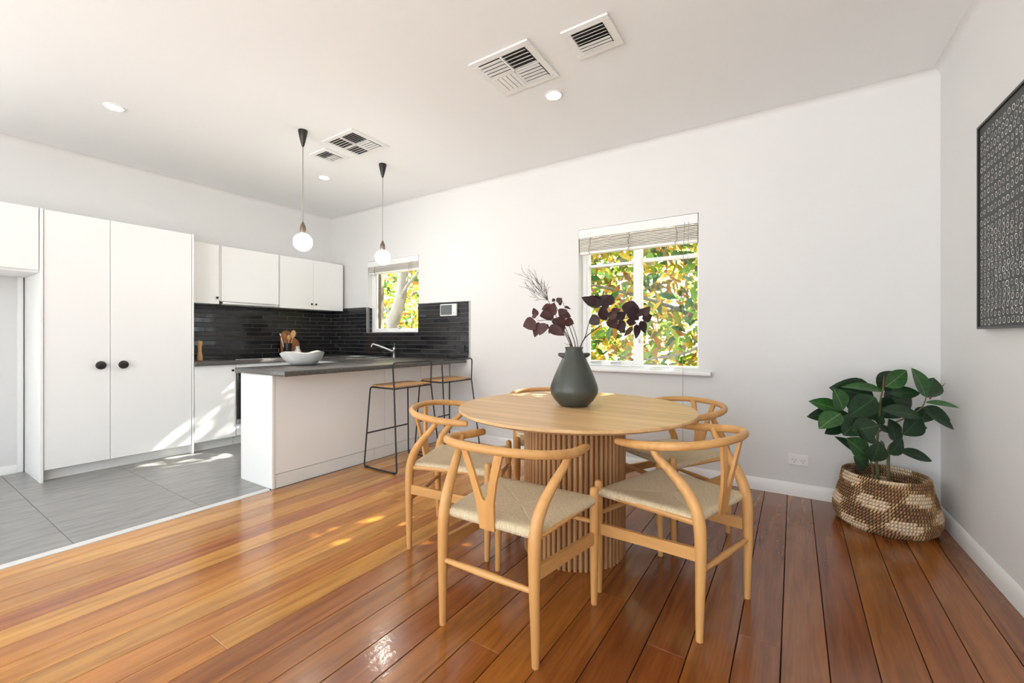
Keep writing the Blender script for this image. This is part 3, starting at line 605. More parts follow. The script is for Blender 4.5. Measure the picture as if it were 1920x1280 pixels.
# ---- venetian blinds, bunched up
def blind(label, x0, x1, zv0, zv1, zb, ladders, cords, cy=0.012, name='venetian_blind'):
    t = thing(name, label, 'blind', ((x0 + x1) / 2, W + 0.02, zb))
    part(t, 'valance', 'trim', (x0 + 0.004, x1 - 0.004, W - 0.006, W + 0.010, zv0, zv1 - 0.004), b=0.002)
    part(t, 'headrail', 'trim', (x0 + 0.006, x1 - 0.006, W + 0.012, W + 0.062, zv0 + 0.02, zv1 - 0.01))
    n = 9; hh = (zv0 - zb - 0.026) / n; rr = random.Random(int(x0 * 100))
    for i in range(n):
        z = zb + 0.028 + i * hh; q = MB(); dy = rr.uniform(-0.004, 0.004)
        q.box(x0 + 0.012, x1 - 0.008, W + 0.004 + dy, W + 0.054 + dy, z, z + hh * 0.62, 0.001); q.build('slat', 'blind', t)
    q = MB(); q.box(x0 + 0.012, x1 - 0.008, W + 0.002, W + 0.055, zb, zb + 0.024, 0.003); q.build('bottom_rail', 'trim', t)
    for lx in ladders:
        q = MB(); pts = []
        for i in range(9): pts.append((lx + rr.uniform(-0.012, 0.012), W + 0.0 - rr.uniform(0, 0.012), zv0 - (zv0 - zb) * i / 8))
        q.tube(pts, 0.0035, 5, sub=2); q.build('ladder_cord', 'cord', t, True)
    for (cx, zl) in cords:
        q = MB(); q.tube([(cx, W - 0.007, zv0 + 0.02), (cx, W - cy * 0.7, zv0 - 0.25), (cx + 0.001, W - cy, zv0 - 0.5), (cx, W - cy, min(zl, zv0 - 0.51))], 0.0020, 5); c = q.build('pull_cord', 'cord', t)
        q = MB(); q.lathe([(0.002, 0.04), (0.006, 0.03), (0.008, 0.0)], (cx, W - cy, zl - 0.04), 8); q.build('tassel', 'board_wood', c, True)
blind('raised pale timber venetian blind with white valance on the large window', BW[0], BW[1], 2.075, BW[3], 1.925, (-1.585, -1.215, -0.82), [(-0.752, 0.16), (-0.718, 1.50)], 0.070)
blind('raised pale timber venetian blind on the small kitchen window', KW[0], KW[1], 2.072, KW[3], 1.975, (-4.60, -3.96), [(-3.93, 1.42), (-3.905, 1.30)])

# ================================================================== CEILING FITTINGS
def downlight(x, y, label):
    t = thing('downlight', label, 'downlight', (x, y, CZ), 'recessed ceiling downlights')
    MB().lathe([(0.050, -0.001), (0.062, -0.001), (0.065, -0.004), (0.058, -0.009), (0.050, -0.009)], (x, y, CZ), 32, False, False).build('trim_ring', 'trim', t, True)
    MB().lathe([(0.0005, -0.004), (0.051, -0.004)], (x, y, CZ), 32, False, False).build('lens', 'led', t)
downlight(-4.17, 1.05, 'lit round downlight in the ceiling above the pantry side of the kitchen')
downlight(-1.40, 2.675, 'lit round downlight in the ceiling beside the four-way vent over the table')
downlight(-4.15, 2.725, 'lit round downlight in the ceiling between the pendants and wall cabinets')
downlight(-1.40, 1.02, 'added unseen downlight in the ceiling over the chair nearest the camera')  # out of view, added to brighten the chairs and floor
downlight(0.05, 0.35, 'added unseen downlight in the ceiling near the framed artwork')  # also added beyond the view, brightens the right side
def vent(label, x0, x1, y0, y1, quads):
    t = thing('ceiling_vent', label, 'vent', ((x0 + x1) / 2, (y0 + y1) / 2, CZ), 'white ceiling air vents')
    e = 0.042; B = MB(); z0, z1 = CZ - 0.011, CZ - 0.0005
    for bx in ((x0, x1, y0, y0 + e), (x0, x1, y1 - e, y1), (x0, x0 + e, y0 + e, y1 - e), (x1 - e, x1, y0 + e, y1 - e)): B.box(*bx, z0, z1, 0.002)
    B.build('frame', 'plastic', t); B = MB(); B.box(x0 + e, x1 - e, y0 + e, y1 - e, CZ - 0.0025, CZ - 0.0005); B.build('duct_shadow', 'black', t)
    ix0, ix1, iy0, iy1 = x0 + e, x1 - e, y0 + e, y1 - e; mx, my = (ix0 + ix1) / 2, (iy0 + iy1) / 2
    cells = [(ix0, ix1, iy0, iy1)] if len(quads) == 1 else [(ix0, mx - 0.006, iy0, my - 0.006), (mx + 0.006, ix1, iy0, my - 0.006), (ix0, mx - 0.006, my + 0.006, iy1), (mx + 0.006, ix1, my + 0.006, iy1)]
    if len(quads) > 1: B = MB(); B.box(mx - 0.006, mx + 0.006, iy0, iy1, z0 - 0.004, z1); B.box(ix0, ix1, my - 0.006, my + 0.006, z0 - 0.004, z1); B.build('divider', 'plastic', t)
    for (a0, a1, b0, b1), (ax, sl) in zip(cells, quads):
        nb = 5 if len(quads) > 1 else 7; L = (b1 - b0) if ax == 'x' else (a1 - a0); st = L / nb
        for i in range(nb):
            q = MB(); c = (b0 if ax == 'x' else a0) + st * (i + 0.5); sv = sl[i] if hasattr(sl, '__len__') else sl; hw = st * (0.30 if abs(sv) > 0.5 else 0.42); dz = 0.0075 * sv
            s0 = [(-hw, -0.0075 - dz), (hw, -0.0075 + dz), (hw, -0.0060 + dz), (-hw, -0.0060 - dz)]
            if ax == 'x': q.prism([(c + u, CZ - 0.008 + v) for u, v in s0], 0, a0 + 0.002, a1 - 0.002)
            else:
                q.add([(c + u, b0 + 0.002, CZ - 0.008 + v) for u, v in s0] + [(c + u, b1 - 0.002, CZ - 0.008 + v) for u, v in s0], [(0, 1, 2, 3), (7, 6, 5, 4), (0, 4, 5, 1), (1, 5, 6, 2), (2, 6, 7, 3), (3, 7, 4, 0)])
            q.build('louvre', 'plastic', t)
vent('square four-way ceiling vent nearest the middle of the dining ceiling', -1.685, -1.262, 2.085, 2.49, [('x', 0.2), ('x', 0.6), ('y', 0.1), ('x', 0.2)])
vent('single square ceiling vent right of the four-way dining vent', -1.083, -0.812, 2.145, 2.415, [('x', (.6, .6, .6, .6, .2, .2, .2))])
vent('square four-way ceiling vent between the two pendant lights', -3.40, -2.99, 2.205, 2.60, [('x', .6), ('y', -.6), ('x', .6), ('x', .2)])
vent('single small ceiling vent behind the first pendant cord', -3.74, -3.495, 2.30, 2.56, [('x', (.6, .6, .6, .2, .2, .2, .2))])
def pendant(x, y, zb, label):
    t = thing('pendant_light', label, 'pendant light', (x, y, CZ), 'bare-bulb pendant lights over the peninsula')
    MB().lathe([(0.006, -0.135), (0.012, -0.12), (0.028, -0.055), (0.036, -0.012), (0.036, -0.0005)], (x, y, CZ), 28).build('ceiling_rose', 'black', t, True)
    MB().tube([(x, y, CZ - 0.13), (x, y, zb + 0.155)], 0.0042, 8).build('cord', 'wire', t)
    MB().lathe([(0.021, 0.060), (0.0235, 0.070), (0.0235, 0.105), (0.020, 0.125), (0.012, 0.140), (0.0085, 0.150), (0.006, 0.158)], (x, y, zb), 24).build('lampholder', 'bronze', t, True)
    prof = [(0.017, 0.066), (0.030, 0.056)] + [(0.072 * math.cos(a), -0.008 + 0.072 * math.sin(a)) for a in [math.radians(g) for g in range(60, -86, -8)]] + [(0.001, -0.080)]
    MB().lathe(prof, (x, y, zb), 32, False, True).build('bulb', 'bulb', t, True)
    l = bpy.data.lights.new('pendant_glow', 'POINT'); lo = bpy.data.objects.new('pendant_glow', l); COL.objects.link(lo); lo.location = (x, y, zb + 0.030); l.energy = BULB_W; l.shadow_soft_size = 0.012; l.color = (1, 0.96, 0.90)
pendant(-3.36, 2.015, 1.935, 'glowing globe pendant light nearer the pantry, over the stone bowl')
pendant(-3.36, 2.832, 1.935, 'glowing globe pendant light in front of the small kitchen window')

# ================================================================== DINING TABLE
TX, TY, TZ, TR = -1.015, 2.18, 0.77, 0.632
t = thing('dining_table', 'round oak dining table on a slatted drum pedestal', 'table', (TX, TY, 0))
B = MB(); B.lathe([(TR - 0.055, TZ - 0.032), (TR - 0.012, TZ - 0.020), (TR, TZ - 0.012), (TR, TZ - 0.002), (TR - 0.002, TZ)], (TX, TY, 0), 96); B.build('tabletop', 'table_wood', t, True)
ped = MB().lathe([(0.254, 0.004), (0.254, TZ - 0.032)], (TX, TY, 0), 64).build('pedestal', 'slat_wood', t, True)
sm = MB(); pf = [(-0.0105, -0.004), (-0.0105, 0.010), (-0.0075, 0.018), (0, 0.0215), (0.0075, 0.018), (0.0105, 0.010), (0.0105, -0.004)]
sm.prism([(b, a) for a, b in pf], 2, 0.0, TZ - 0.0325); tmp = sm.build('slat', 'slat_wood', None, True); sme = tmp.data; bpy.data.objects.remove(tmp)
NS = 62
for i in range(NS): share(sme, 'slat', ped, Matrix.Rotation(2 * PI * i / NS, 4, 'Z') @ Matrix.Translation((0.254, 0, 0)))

# ---- chairs
def seat_mesh():
    bm = bmesh.new(); uvl = bm.loops.layers.uv.new('UVMap')
    zc = 0.452; FWX, BWX, YF_, YB = 0.262, 0.205, 0.232, -0.212
    cs = [Vector((-BWX, YB)), Vector((BWX, YB)), Vector((FWX, YF_)), Vector((-FWX, YF_))]; ctr = Vector((0, 0.02))
    inset = 0.024                       # half of the wrapped edge
    for e in range(4):
        a, b = cs[e], cs[(e + 1) % 4]; ed = (b - a); L = ed.length; ed = ed / L; outn = Vector((ed.y, -ed.x))
        nu = 22; rows = [(-0.012, -0.022), (0.0, -0.017), (0.004, -0.004), (0.0, 0.008), (-0.012, 0.0145)]
        grid = []
        for i in range(nu + 1):
            s = i / nu; p = a + (b - a) * s; dv = ctr - p; col = []
            trim = 0.0
            for (o_, z_) in rows: col.append(Vector((*(p + outn * o_), zc + z_)))
            st = p + outn * -0.012
            for j in range(1, 9):
                q = j / 8; r = st + (ctr - st) * q; dip = -0.016 * math.sin(min(1, q * 1.15) * PI / 2) + 0.0145
                edge = 0.010 * (abs(s - 0.5) * 2) ** 3 * (1 - q) - 0.0045 * (abs(s - 0.5) * 2) ** 8 * min(1, q * 4)
                col.append(Vector((r.x, r.y, zc + dip + edge)))
            grid.append(col)
        V = [[bm.verts.new(p) for p in col] for col in grid]
        acc = 0
        for i in range(nu):
            for j in range(len(V[0]) - 1):
                f = bm.faces.new((V[i][j], V[i + 1][j], V[i + 1][j + 1], V[i][j + 1])); f.smooth = True
                for lp, (ii, jj) in zip(f.loops, ((i, j), (i + 1, j), (i + 1, j + 1), (i, j + 1))):
                    p = V[ii][jj].co; lp[uvl].uv = ((Vector((p.x, p.y)) - a).dot(ed), (Vector((p.x, p.y)) - a).dot(outn))
    # underside
    vs = [bm.verts.new((c.x * 0.95, c.y * 0.95, zc - 0.020)) for c in cs]; f = bm.faces.new(vs)
    for lp in f.loops: lp[uvl].uv = (lp.vert.co.x, lp.vert.co.y)
    bmesh.ops.remove_doubles(bm, verts=bm.verts[:], dist=0.0004); bmesh.ops.recalc_face_normals(bm, faces=bm.faces[:])
    me = bpy.data.meshes.new('seat'); bm.to_mesh(me); bm.free(); me.materials.append(M['papercord']); return me
def make_chair():
    t = thing('dining_chair', '', 'chair', group='wishbone dining chairs around the round table')
    s = bpy.data.objects.new('seat', seat_mesh()); COL.objects.link(s); s.parent = t
    def bt(name, B, m='chair_wood'): return B.build(name, m, t, True, world=False)
    for sg in (-1, 1):
        B = MB(); B.tube([(sg * 0.213, -0.224, 0), (sg * 0.213, -0.2245, 0.004), (sg * 0.212, -0.226, 0.14), (sg * 0.210, -0.228, 0.30), (sg * 0.209, -0.222, 0.44), (sg * 0.214, -0.192, 0.53), (sg * 0.232, -0.130, 0.61), (sg * 0.252, -0.072, 0.67), (sg * 0.262, -0.045, 0.718)], [0.0115, 0.0135, 0.017, 0.0205, 0.0235, 0.022, 0.0185, 0.0155, 0.012], 12, sub=5); bt('leg', B)
        B = MB(); B.tube([(sg * 0.251, 0.224, 0), (sg * 0.251, 0.224, 0.004), (sg * 0.250, 0.226, 0.14), (sg * 0.249, 0.228, 0.30), (sg * 0.249, 0.229, 0.42), (sg * 0.249, 0.229, 0.485), (sg * 0.249, 0.229, 0.498), (sg * 0.249, 0.229, 0.503)], [0.0115, 0.0135, 0.0165, 0.0195, 0.020, 0.0185, 0.0145, 0.005], 12, sub=4); bt('leg', B)
        B = MB(); a, b = Vector((sg * 0.211, -0.227, 0.325)), Vector((sg * 0.249, 0.227, 0.285))      # flat side stretcher
        hw, ht = 0.009, 0.025; vs = []
        for p, hh in ((a, ht), (a.lerp(b, 0.5), ht * 0.9), (b, ht)): vs += [p + Vector((-hw, 0, -hh)), p + Vector((hw, 0, -hh)), p + Vector((hw, 0, hh)), p + Vector((-hw, 0, hh))]
        fs = [(0, 1, 2, 3), (11, 10, 9, 8)]
        for i in (0, 4):
            for k in range(4): fs.append((i + k, i + (k + 1) % 4, i + 4 + (k + 1) % 4, i + 4 + k))
        B.add(vs, fs); bt('stretcher', B, 'chair_wood_y')
        B = MB(); B.tube([(sg * 0.205, -0.215, 0.440), (sg * 0.249, 0.228, 0.446)], 0.013, 8); bt('seat_rail', B, 'chair_wood_y')
    B = MB(); B.tube([(-0.211, -0.227, 0.262), (0, -0.227, 0.262), (0.211, -0.227, 0.262)], [0.0095, 0.0145, 0.0095], 12, sub=6); bt('stretcher', B, 'chair_wood_x')
    B = MB(); B.tube([(-0.249, 0.228, 0.352), (0, 0.228, 0.352), (0.249, 0.228, 0.352)], [0.0095, 0.0135, 0.0095], 12, sub=6); bt('stretcher', B, 'chair_wood_x')
    # steam-bent rail
    pts = [(0.262, 0.120, 0.702), (0.2625, 0.116, 0.702), (0.268, 0.05, 0.705), (0.273, -0.03, 0.712), (0.262, -0.11, 0.722), (0.225, -0.185, 0.732), (0.155, -0.238, 0.739), (0.08, -0.262, 0.742), (0, -0.269, 0.743)]
    pts = pts + [(-x, y, z) for x, y, z in pts[-2::-1]]
    rr = [0.008, 0.0155, 0.018, 0.0185, 0.018, 0.017, 0.0165, 0.0165, 0.0165]; rr = rr + rr[-2::-1]
    B = MB(); B.tube(pts, rr, 14, sub=5, flat=(0.92, Vector((0, 0, 1)))); bt('arm_rail', B, 'chair_wood_x')
    # Y-shaped splat
    out = [(-0.034, 0.425), (0.034, 0.425), (0.036, 0.47), (0.041, 0.535), (0.060, 0.62), (0.098, 0.738), (0.070, 0.738), (0.040, 0.65), (0.013, 0.552), (0.006, 0.541), (0, 0.539)]
    pol = out + [(-x, z) for x, z in out[-2:0:-1] if (x, z) != (0.034, 0.425)]
    def yy(x, z): return -0.213 - 0.048 * max(0, (z - 0.43) / 0.31) + 0.9 * x * x * smoothstep(0.45, 0.74, z)
    right = [(0.0, 0.425), (0.034, 0.425), (0.036, 0.47), (0.041, 0.535), (0.060, 0.62), (0.098, 0.738), (0.066, 0.738), (0.038, 0.65), (0.013, 0.556), (0.006, 0.543), (0.0, 0.540)]
    quads = [[0, 1, 2, 10], [10, 2, 3, 9], [9, 3, 8], [8, 3, 4, 7], [7, 4, 5, 6]]
    B = MB()
    for sg in (1, -1):
        fr = [(sg * x, yy(x, z) + 0.006, z) for x, z in right]; bk = [(sg * x, yy(x, z) - 0.006, z) for x, z in right]; n = len(right)
        B.add(fr + bk, quads + [[n + i for i in q][::-1] for q in quads] + [[i, i + 1, n + i + 1, n + i] for i in range(0, 10)])
    o = B.build('backrest', 'chair_wood', t, False, world=False)
    return t
chair = make_chair()
CH = [((-0.969, 1.524), 0.75, 'wishbone dining chair nearest the camera with its back turned'),
      ((-0.449, 2.024), 72.6, 'wishbone dining chair front right of the table, turned sideways on'),
      ((-1.623, 1.942), -68.75, 'wishbone dining chair left of the table next to the bar stools'),
      ((-0.625, 2.755), 146, 'wishbone dining chair back right of the table below the large window'),
      ((-1.475, 2.735), 219, 'wishbone dining chair mostly hidden behind the table and vase')]
for i, ((x, y), a, lb) in enumerate(CH):
    c = chair if i == 0 else copy_tree(chair)
    c.location = (x, y, 0); c.rotation_euler = (0, 0, math.radians(a)); c['label'] = lb
# ---- bar stools
def make_stool():
    t = thing('bar_stool', '', 'stool', group='black wire bar stools at the peninsula')
    # local: x towards the room, y along the peninsula, origin under the seat
    sz = 0.712
    B = MB(); B.prism([], 2, 0, 0) if False else None
    out = []; hx0, hx1, hy, r = -0.155, 0.140, 0.222, 0.03
    for cx, cy, a0 in ((hx1 - r, hy - r, 0), (hx0 + r, hy - r, 90), (hx0 + r, -hy + r, 180), (hx1 - r, -hy + r, 270)):
        for k in range(6): a = math.radians(a0 + 18 * k); out.append((cx + r * math.cos(a), cy + r * math.sin(a)))
    n = len(out); B = MB(); vs = []
    for z, sc in ((sz + 0.004, 0.985), (sz + 0.008, 1.0), (sz + 0.014, 1.0), (sz + 0.018, 0.985)): vs += [(x * sc, y * sc, z) for x, y in out]
    fs = [list(range(n))[::-1], [3 * n + k for k in range(n)]] + [[i * n + k, i * n + (k + 1) % n, (i + 1) * n + (k + 1) % n, (i + 1) * n + k] for i in range(3) for k in range(n)]
    B.add(vs, fs).build('seat', 'stool_wood', t, True, world=False)
    R = 0.0068
    def bar(name, pts, **k): B = MB(); B.tube(pts, R, 8, **k); return B.build(name, 'black_metal', t, True, world=False)
    def arc(pts, rad=0.035, n=5):
        """round the corners of a polyline"""
        P = [Vector(p) for p in pts]; o = [P[0]]
        for i in range(1, len(P) - 1):
            a = (P[i - 1] - P[i]).normalized(); b = (P[i + 1] - P[i]).normalized(); p0, p2 = P[i] + a * rad, P[i] + b * rad
            for k in range(n + 1): s = k / n; o.append(p0 * (1 - s) ** 2 + P[i] * 2 * s * (1 - s) + p2 * s * s)
        o.append(P[-1]); return o
    for sg in (-1, 1):
        y1, y0 = sg * 0.222, sg * 0.262
        bar('side_frame', arc([(hx1 + 0.005, y1, sz), (0.222, y0, 0.009), (-0.195, y0, 0.009), (-0.162, y1, sz - 0.004), (hx1 + 0.005, y1, sz - 0.004)], 0.03))
        for fx in (0.185, -0.165):
            q = MB(); q.tube([(fx - 0.016, y0, 0.0105), (fx + 0.016, y0, 0.0105)], 0.0105, 8); q.build('foot_glide', 'black_plastic', t, True, world=False)
    bar('backrest_hoop', arc([(hx1 + 0.005, -0.222, sz), (hx1 + 0.012, -0.245, 0.93), (hx1 + 0.012, 0.222, 0.93), (hx1 + 0.005, 0.222, sz)], 0.035))
    bar('seat_rail', [(hx1 + 0.005, -0.222, sz - 0.004), (hx1 + 0.005, 0.222, sz - 0.004)]); bar('seat_rail', [(-0.15, -0.222, sz - 0.004), (-0.15, 0.222, sz - 0.004)])
    bar('footrest', [(-0.180, -0.246, 0.30), (-0.180, 0.246, 0.30)])
    return t
stool = make_stool(); stool.location = (-2.99, 2.742, 0); stool['label'] = 'black wire bar stool with timber seat, nearer the pantry end'
s2 = copy_tree(stool); s2.location = (-2.99, 3.350, 0); s2['label'] = 'black wire bar stool with timber seat, beside the window wall'

# ================================================================== VASE AND BRANCHES
VX, VY = -1.02, 2.19
vz = TZ + 0.0005
v = thing('vase', 'dark olive teardrop ceramic vase with two small lugs on the table', 'vase', (VX, VY, vz))
prof = [(0.070, 0), (0.078, 0.004), (0.108, 0.035), (0.128, 0.068), (0.1325, 0.090), (0.128, 0.115), (0.112, 0.160), (0.092, 0.205), (0.072, 0.248), (0.055, 0.285), (0.047, 0.305), (0.046, 0.313), (0.050, 0.319), (0.050, 0.325), (0.044, 0.326), (0.040, 0.31), (0.045, 0.28), (0.06, 0.24)]
MB().lathe(prof, (VX, VY, vz), 64, True, False).build('body', 'vase', v, True)
dirr = Vector((CS, SN, 0))
for sg in (-1, 1):
    B = MB(); c = Vector((VX, VY, vz + 0.276)); p = c + dirr * sg * 0.052
    B.tube([p, p + dirr * sg * 0.022 + Vector((0, 0, 0.006)), p + dirr * sg * 0.036 + Vector((0, 0, 0.010))], [0.017, 0.012, 0.006], 10, sub=3, flat=(1.3, Vector((0, 0, 1)))); B.build('lug', 'vase', v, True)
DV = -SN * VX + CS * VY                # depth of the vase from the camera
def zp(x, y, off=0.0, ox=960, oy=510, s=0.125):
    """point read off the photograph, placed at the vase's own distance plus an offset"""
    return at_depth(ox + x * s, oy + y * s, DV + off)
mouth = Vector((VX, VY, vz + 0.315))
pl_a = leaf_mesh('leaf', 'plum', 0.78, 0.10, 0.10, 7, 0.7); pl_b = leaf_mesh('leaf', 'plum2', 0.78, 0.10, 0.10, 7, 0.7)
view = -Vector((-SN, CS, 0))
rl = random.Random(21)
def spray(name, label, stems, leaves, me, origin):
    t = thing(name, label, 'branch', origin, 'dried branches in the olive vase')
    for pts, r in stems:
        B = MB(); B.tube(pts, [r * (1 - 0.55 * i / (len(pts) - 1)) for i in range(len(pts))], 6, sub=4); B.build('stem', 'twig', t, True)
    for (b, tp, w) in leaves:
        nrm = view + Vector((rl.uniform(-0.4, 0.4), rl.uniform(-0.3, 0.3), rl.uniform(-0.2, 0.5))); w *= 1.25; b, tp = b + (b - tp) * 0.05, tp + (tp - b) * 0.10
        o = share(me if rl.random() < 0.8 else pl_a, 'leaf', t, Matrix.Translation(-Vector(origin)) @ leaf_matrix(b, tp, nrm, w))
    return t
base = lambda dx: mouth + dirr * dx + Vector((0, 0, -0.05))
# left spray, coordinates in the 8x crop at (960,510)
L = [((350, 745), (178, 810), 1.0), ((365, 660), (325, 545), 0.75), ((370, 640), (300, 670), 0.9), ((400, 760), (345, 960), 0.6), ((355, 790), (335, 925), 0.4), ((490, 770), (415, 930), 0.75), ((620, 610), (440, 650), 0.9), ((600, 520), (460, 550), 0.85), ((560, 640), (625, 480), 0.9), ((600, 560), (480, 690), 0.5), ((640, 400), (605, 440), 0.9), ((670, 440), (745, 400), 0.95), ((740, 480), (690, 420), 0.8), ((700, 600), (870, 660), 0.7), ((710, 620), (820, 560), 0.85), ((690, 680), (800, 800), 0.7), ((800, 730), (920, 770), 1.0), ((690, 770), (755, 930), 0.95), ((560, 830), (770, 930), 0.65), ((640, 790), (580, 890), 0.7), ((540, 790), (470, 870), 0.6), ((560, 850), (560, 925), 0.4), ((790, 525), (880, 545), 0.45), ((520, 560), (600, 640), 0.8), ((480, 600), (580, 680), 0.7), ((620, 700), (700, 800), 0.7)]
leaves = [(zp(*b, off=(o := rl.uniform(-0.10, 0.10))), zp(*tp, off=o + rl.uniform(-0.03, 0.03)), w) for b, tp, w in L]
stems = [([base(-0.012), zp(890, 1110, -0.01), zp(830, 950, -0.04), zp(690, 770, -0.06), zp(560, 720, -0.06), zp(380, 730, -0.05)], 0.0032),
         ([base(-0.008), zp(905, 1110, 0.01), zp(820, 880, 0.03), zp(720, 640, 0.05), zp(640, 470, 0.05), zp(610, 400, 0.05)], 0.003),
         ([base(0.0), zp(950, 1110, 0), zp(890, 900, 0.0), zp(820, 720, 0.02), zp(720, 600, 0.03)], 0.0032),
         ([base(0.01), zp(985, 1110, 0.02), zp(950, 930, 0.03), zp(880, 740, 0.04), zp(780, 500, 0.05), zp(735, 380, 0.05)], 0.0026),
         ([base(-0.015), zp(870, 1100, -0.02), zp(830, 1090, -0.025), zp(782, 1060, -0.03)], 0.002)]
spray('dried_leaf_branch', 'plum-brown dried leaf branch leaning left out of the vase', stems, leaves, pl_a, mouth)
# right spray
L = [((1250, 480), (1070, 385), 0.6), ((1330, 500), (1130, 400), 0.6), ((1320, 480), (1180, 370), 0.7), ((1300, 400), (1160, 440), 0.5), ((1530, 460), (1330, 360), 0.65), ((1430, 480), (1500, 350), 0.8), ((1420, 540), (1340, 420), 0.8), ((1310, 690), (1160, 760), 0.95), ((1330, 700), (1420, 600), 0.9), ((1370, 680), (1360, 520), 0.75), ((1440, 660), (1570, 640), 0.9), ((1460, 700), (1560, 830), 1.0), ((1570, 700), (1700, 610), 0.8), ((1590, 780), (1680, 900), 0.75), ((1650, 720), (1640, 900), 0.6), ((1760, 640), (1810, 430), 0.95), ((1740, 560), (1900, 700), 0.85), ((1720, 740), (1860, 760), 0.7), ((1800, 820), (1690, 960), 0.4), ((1870, 790), (1870, 980), 0.6), ((1900, 660), (1960, 540), 0.7), ((1960, 640), (2060, 530), 0.75), ((1960, 700), (2100, 650), 0.75), ((1930, 740), (2000, 900), 0.75), ((1880, 620), (1830, 520), 0.5), ((1490, 600), (1620, 560), 0.7)]
leaves = [(zp(*b, off=(o := rl.uniform(-0.12, 0.10))), zp(*tp, off=o + rl.uniform(-0.04, 0.04)), w) for b, tp, w in L]
stems = [([base(0.02), zp(1030, 1105, 0), zp(1100, 960, -0.01), zp(1145, 790, -0.02), zp(1200, 640, -0.02), zp(1250, 480, -0.02)], 0.003),
         ([base(0.018), zp(1030, 1110, 0.01), zp(1110, 970, 0.02), zp(1280, 840, 0.03), zp(1450, 740, 0.03), zp(1700, 690, 0.02), zp(1900, 690, 0.0)], 0.0036),
         ([zp(1280, 840, 0.03), zp(1380, 700, 0.0), zp(1420, 560, -0.02), zp(1500, 440, -0.03)], 0.002), ([zp(1600, 710, 0.02), zp(1740, 610, 0.0), zp(1880, 620, -0.01), zp(2000, 600, -0.02)], 0.002)]
spray('dried_leaf_branch', 'dark plum dried leaf branch stretching right across the window', stems, leaves, pl_b, mouth)
# bare twigs
t = thing('bare_twig', 'fine bare brown twig fanning out behind the left leaf branch', 'twig', mouth, 'dried branches in the olive vase')
def twig(p, d, L, r, depth, B):
    pts = [p]; q = p.copy(); dd = d.copy()
    for i in range(4):
        dd = (dd + Vector((rl.uniform(-.12, .12), rl.uniform(-.12, .12), rl.uniform(-.08, .12)))).normalized(); q = q + dd * L / 4; pts.append(q.copy())
        if depth > 0 and i > 0:
            for _ in range(2 if depth > 1 else 1):
                nd = (dd + Vector((rl.uniform(-.55, .55), rl.uniform(-.4, .4), rl.uniform(-.35, .5)))).normalized(); twig(q.copy(), nd, L * rl.uniform(.35, .55), r * .6, depth - 1, B)
    B.tube(pts, [r, r * .9, r * .75, r * .6, r * .4], 4)
B = MB(); st = zp(540, 420, 0.06); B.tube([base(-0.02), zp(880, 1110, 0.03), zp(760, 860, 0.05), zp(640, 620, 0.06), st], [0.0028, 0.0026, 0.0024, 0.002, 0.0017], 6, sub=3)
for tp in ((215, 115), (260, 300), (345, 130), (490, 215), (380, 250), (300, 240), (420, 170), (340, 400), (520, 260)):
    e = zp(*tp, off=0.06 + rl.uniform(-.05, .05)); twig(st, (e - st).normalized(), (e - st).length * 0.95, 0.0016, 2, B)
B.build('twig_spray', 'twig', t)

# ================================================================== PLANT AND BASKET
BX, BY = 0.470, 3.475
bk = thing('woven_basket', 'round coiled seagrass basket patterned brown, black and white in the corner', 'basket', (BX, BY, 0))
def basket_r(z): # outline
    pr = [(0, 0.205), (0.03, 0.239), (0.075, 0.253), (0.12, 0.249), (0.18, 0.233), (0.24, 0.217), (0.32, 0.203)]
    for (z0, r0), (z1, r1) in zip(pr[:-1], pr[1:]):
        if z <= z1: s = (z - z0) / (z1 - z0); s = s * s * (3 - 2 * s) * 0.5 + s * 0.5; return r0 + (r1 - r0) * s
    return pr[-1][1]
def coil_body():
    vs = []; fs = []; cols = []
    rows = 17; cr = 0.0098; seg = 480; nn = 6; rc = random.Random(5)
    WHT, TAN, BRN, BLK = (0.78, 0.75, 0.68), (0.58, 0.36, 0.16), (0.34, 0.17, 0.07), (0.016, 0.010, 0.007)
    for i in range(rows):
        z = 0.010 + i * 0.0186; r = basket_r(z); o = len(vs)
        for k in range(seg):
            a = 2 * PI * k / seg; st = k % 5
            band = math.sin(a * 5 + i * 0.55) + 0.9 * math.sin(a * 2 - i * 0.9 + 1.3)
            if st == 0: tone = rc.uniform(0.75, 1.25)
            if st >= 3: col = WHT if band > 0.55 else BLK; rr = cr * (1.04 if st == 3 else 0.96)
            else: col = TAN if band > -0.1 else BRN; col = tuple(c * tone for c in col); rr = cr * (1.10 if st == 1 else 1.0)
            for j in range(nn):
                b = 2 * PI * j / nn; x = r + rr * math.cos(b); 
                aa = a + 0.020 * math.sin(b)
                vs.append((BX + x * math.cos(aa), BY + x * math.sin(aa), z + rr * 1.05 * math.sin(b))); cols.append(col)
        for k in range(seg):
            for j in range(nn): fs.append((o + k * nn + j, o + k * nn + (j + 1) % nn, o + ((k + 1) % seg) * nn + (j + 1) % nn, o + ((k + 1) % seg) * nn + j))
    B = MB(); B.add(vs, fs); ob = B.build('coiled_wall', 'coil', bk)
    ca = ob.data.color_attributes.new('Col', 'FLOAT_COLOR', 'POINT')
    ca.data.foreach_set('color', [x for c in cols for x in (*c, 1)])
coil_body()
MB().lathe([(0.001, 0.004), (0.210, 0.004)], (BX, BY, 0), 40, False, False).build('base', 'pine', bk)
B = MB(); B.lathe([(0.214, 0.15), (0.15, 0.165), (0.001, 0.17)], (BX, BY, 0), 40, False, False); B.build('potting_mix', 'soil', bk, True)
rp = thing('rubber_plant', 'broad-leaved dark green rubber plant growing in the corner basket', 'plant', (BX, BY, 0.17))
DP = -SN * BX + CS * BY
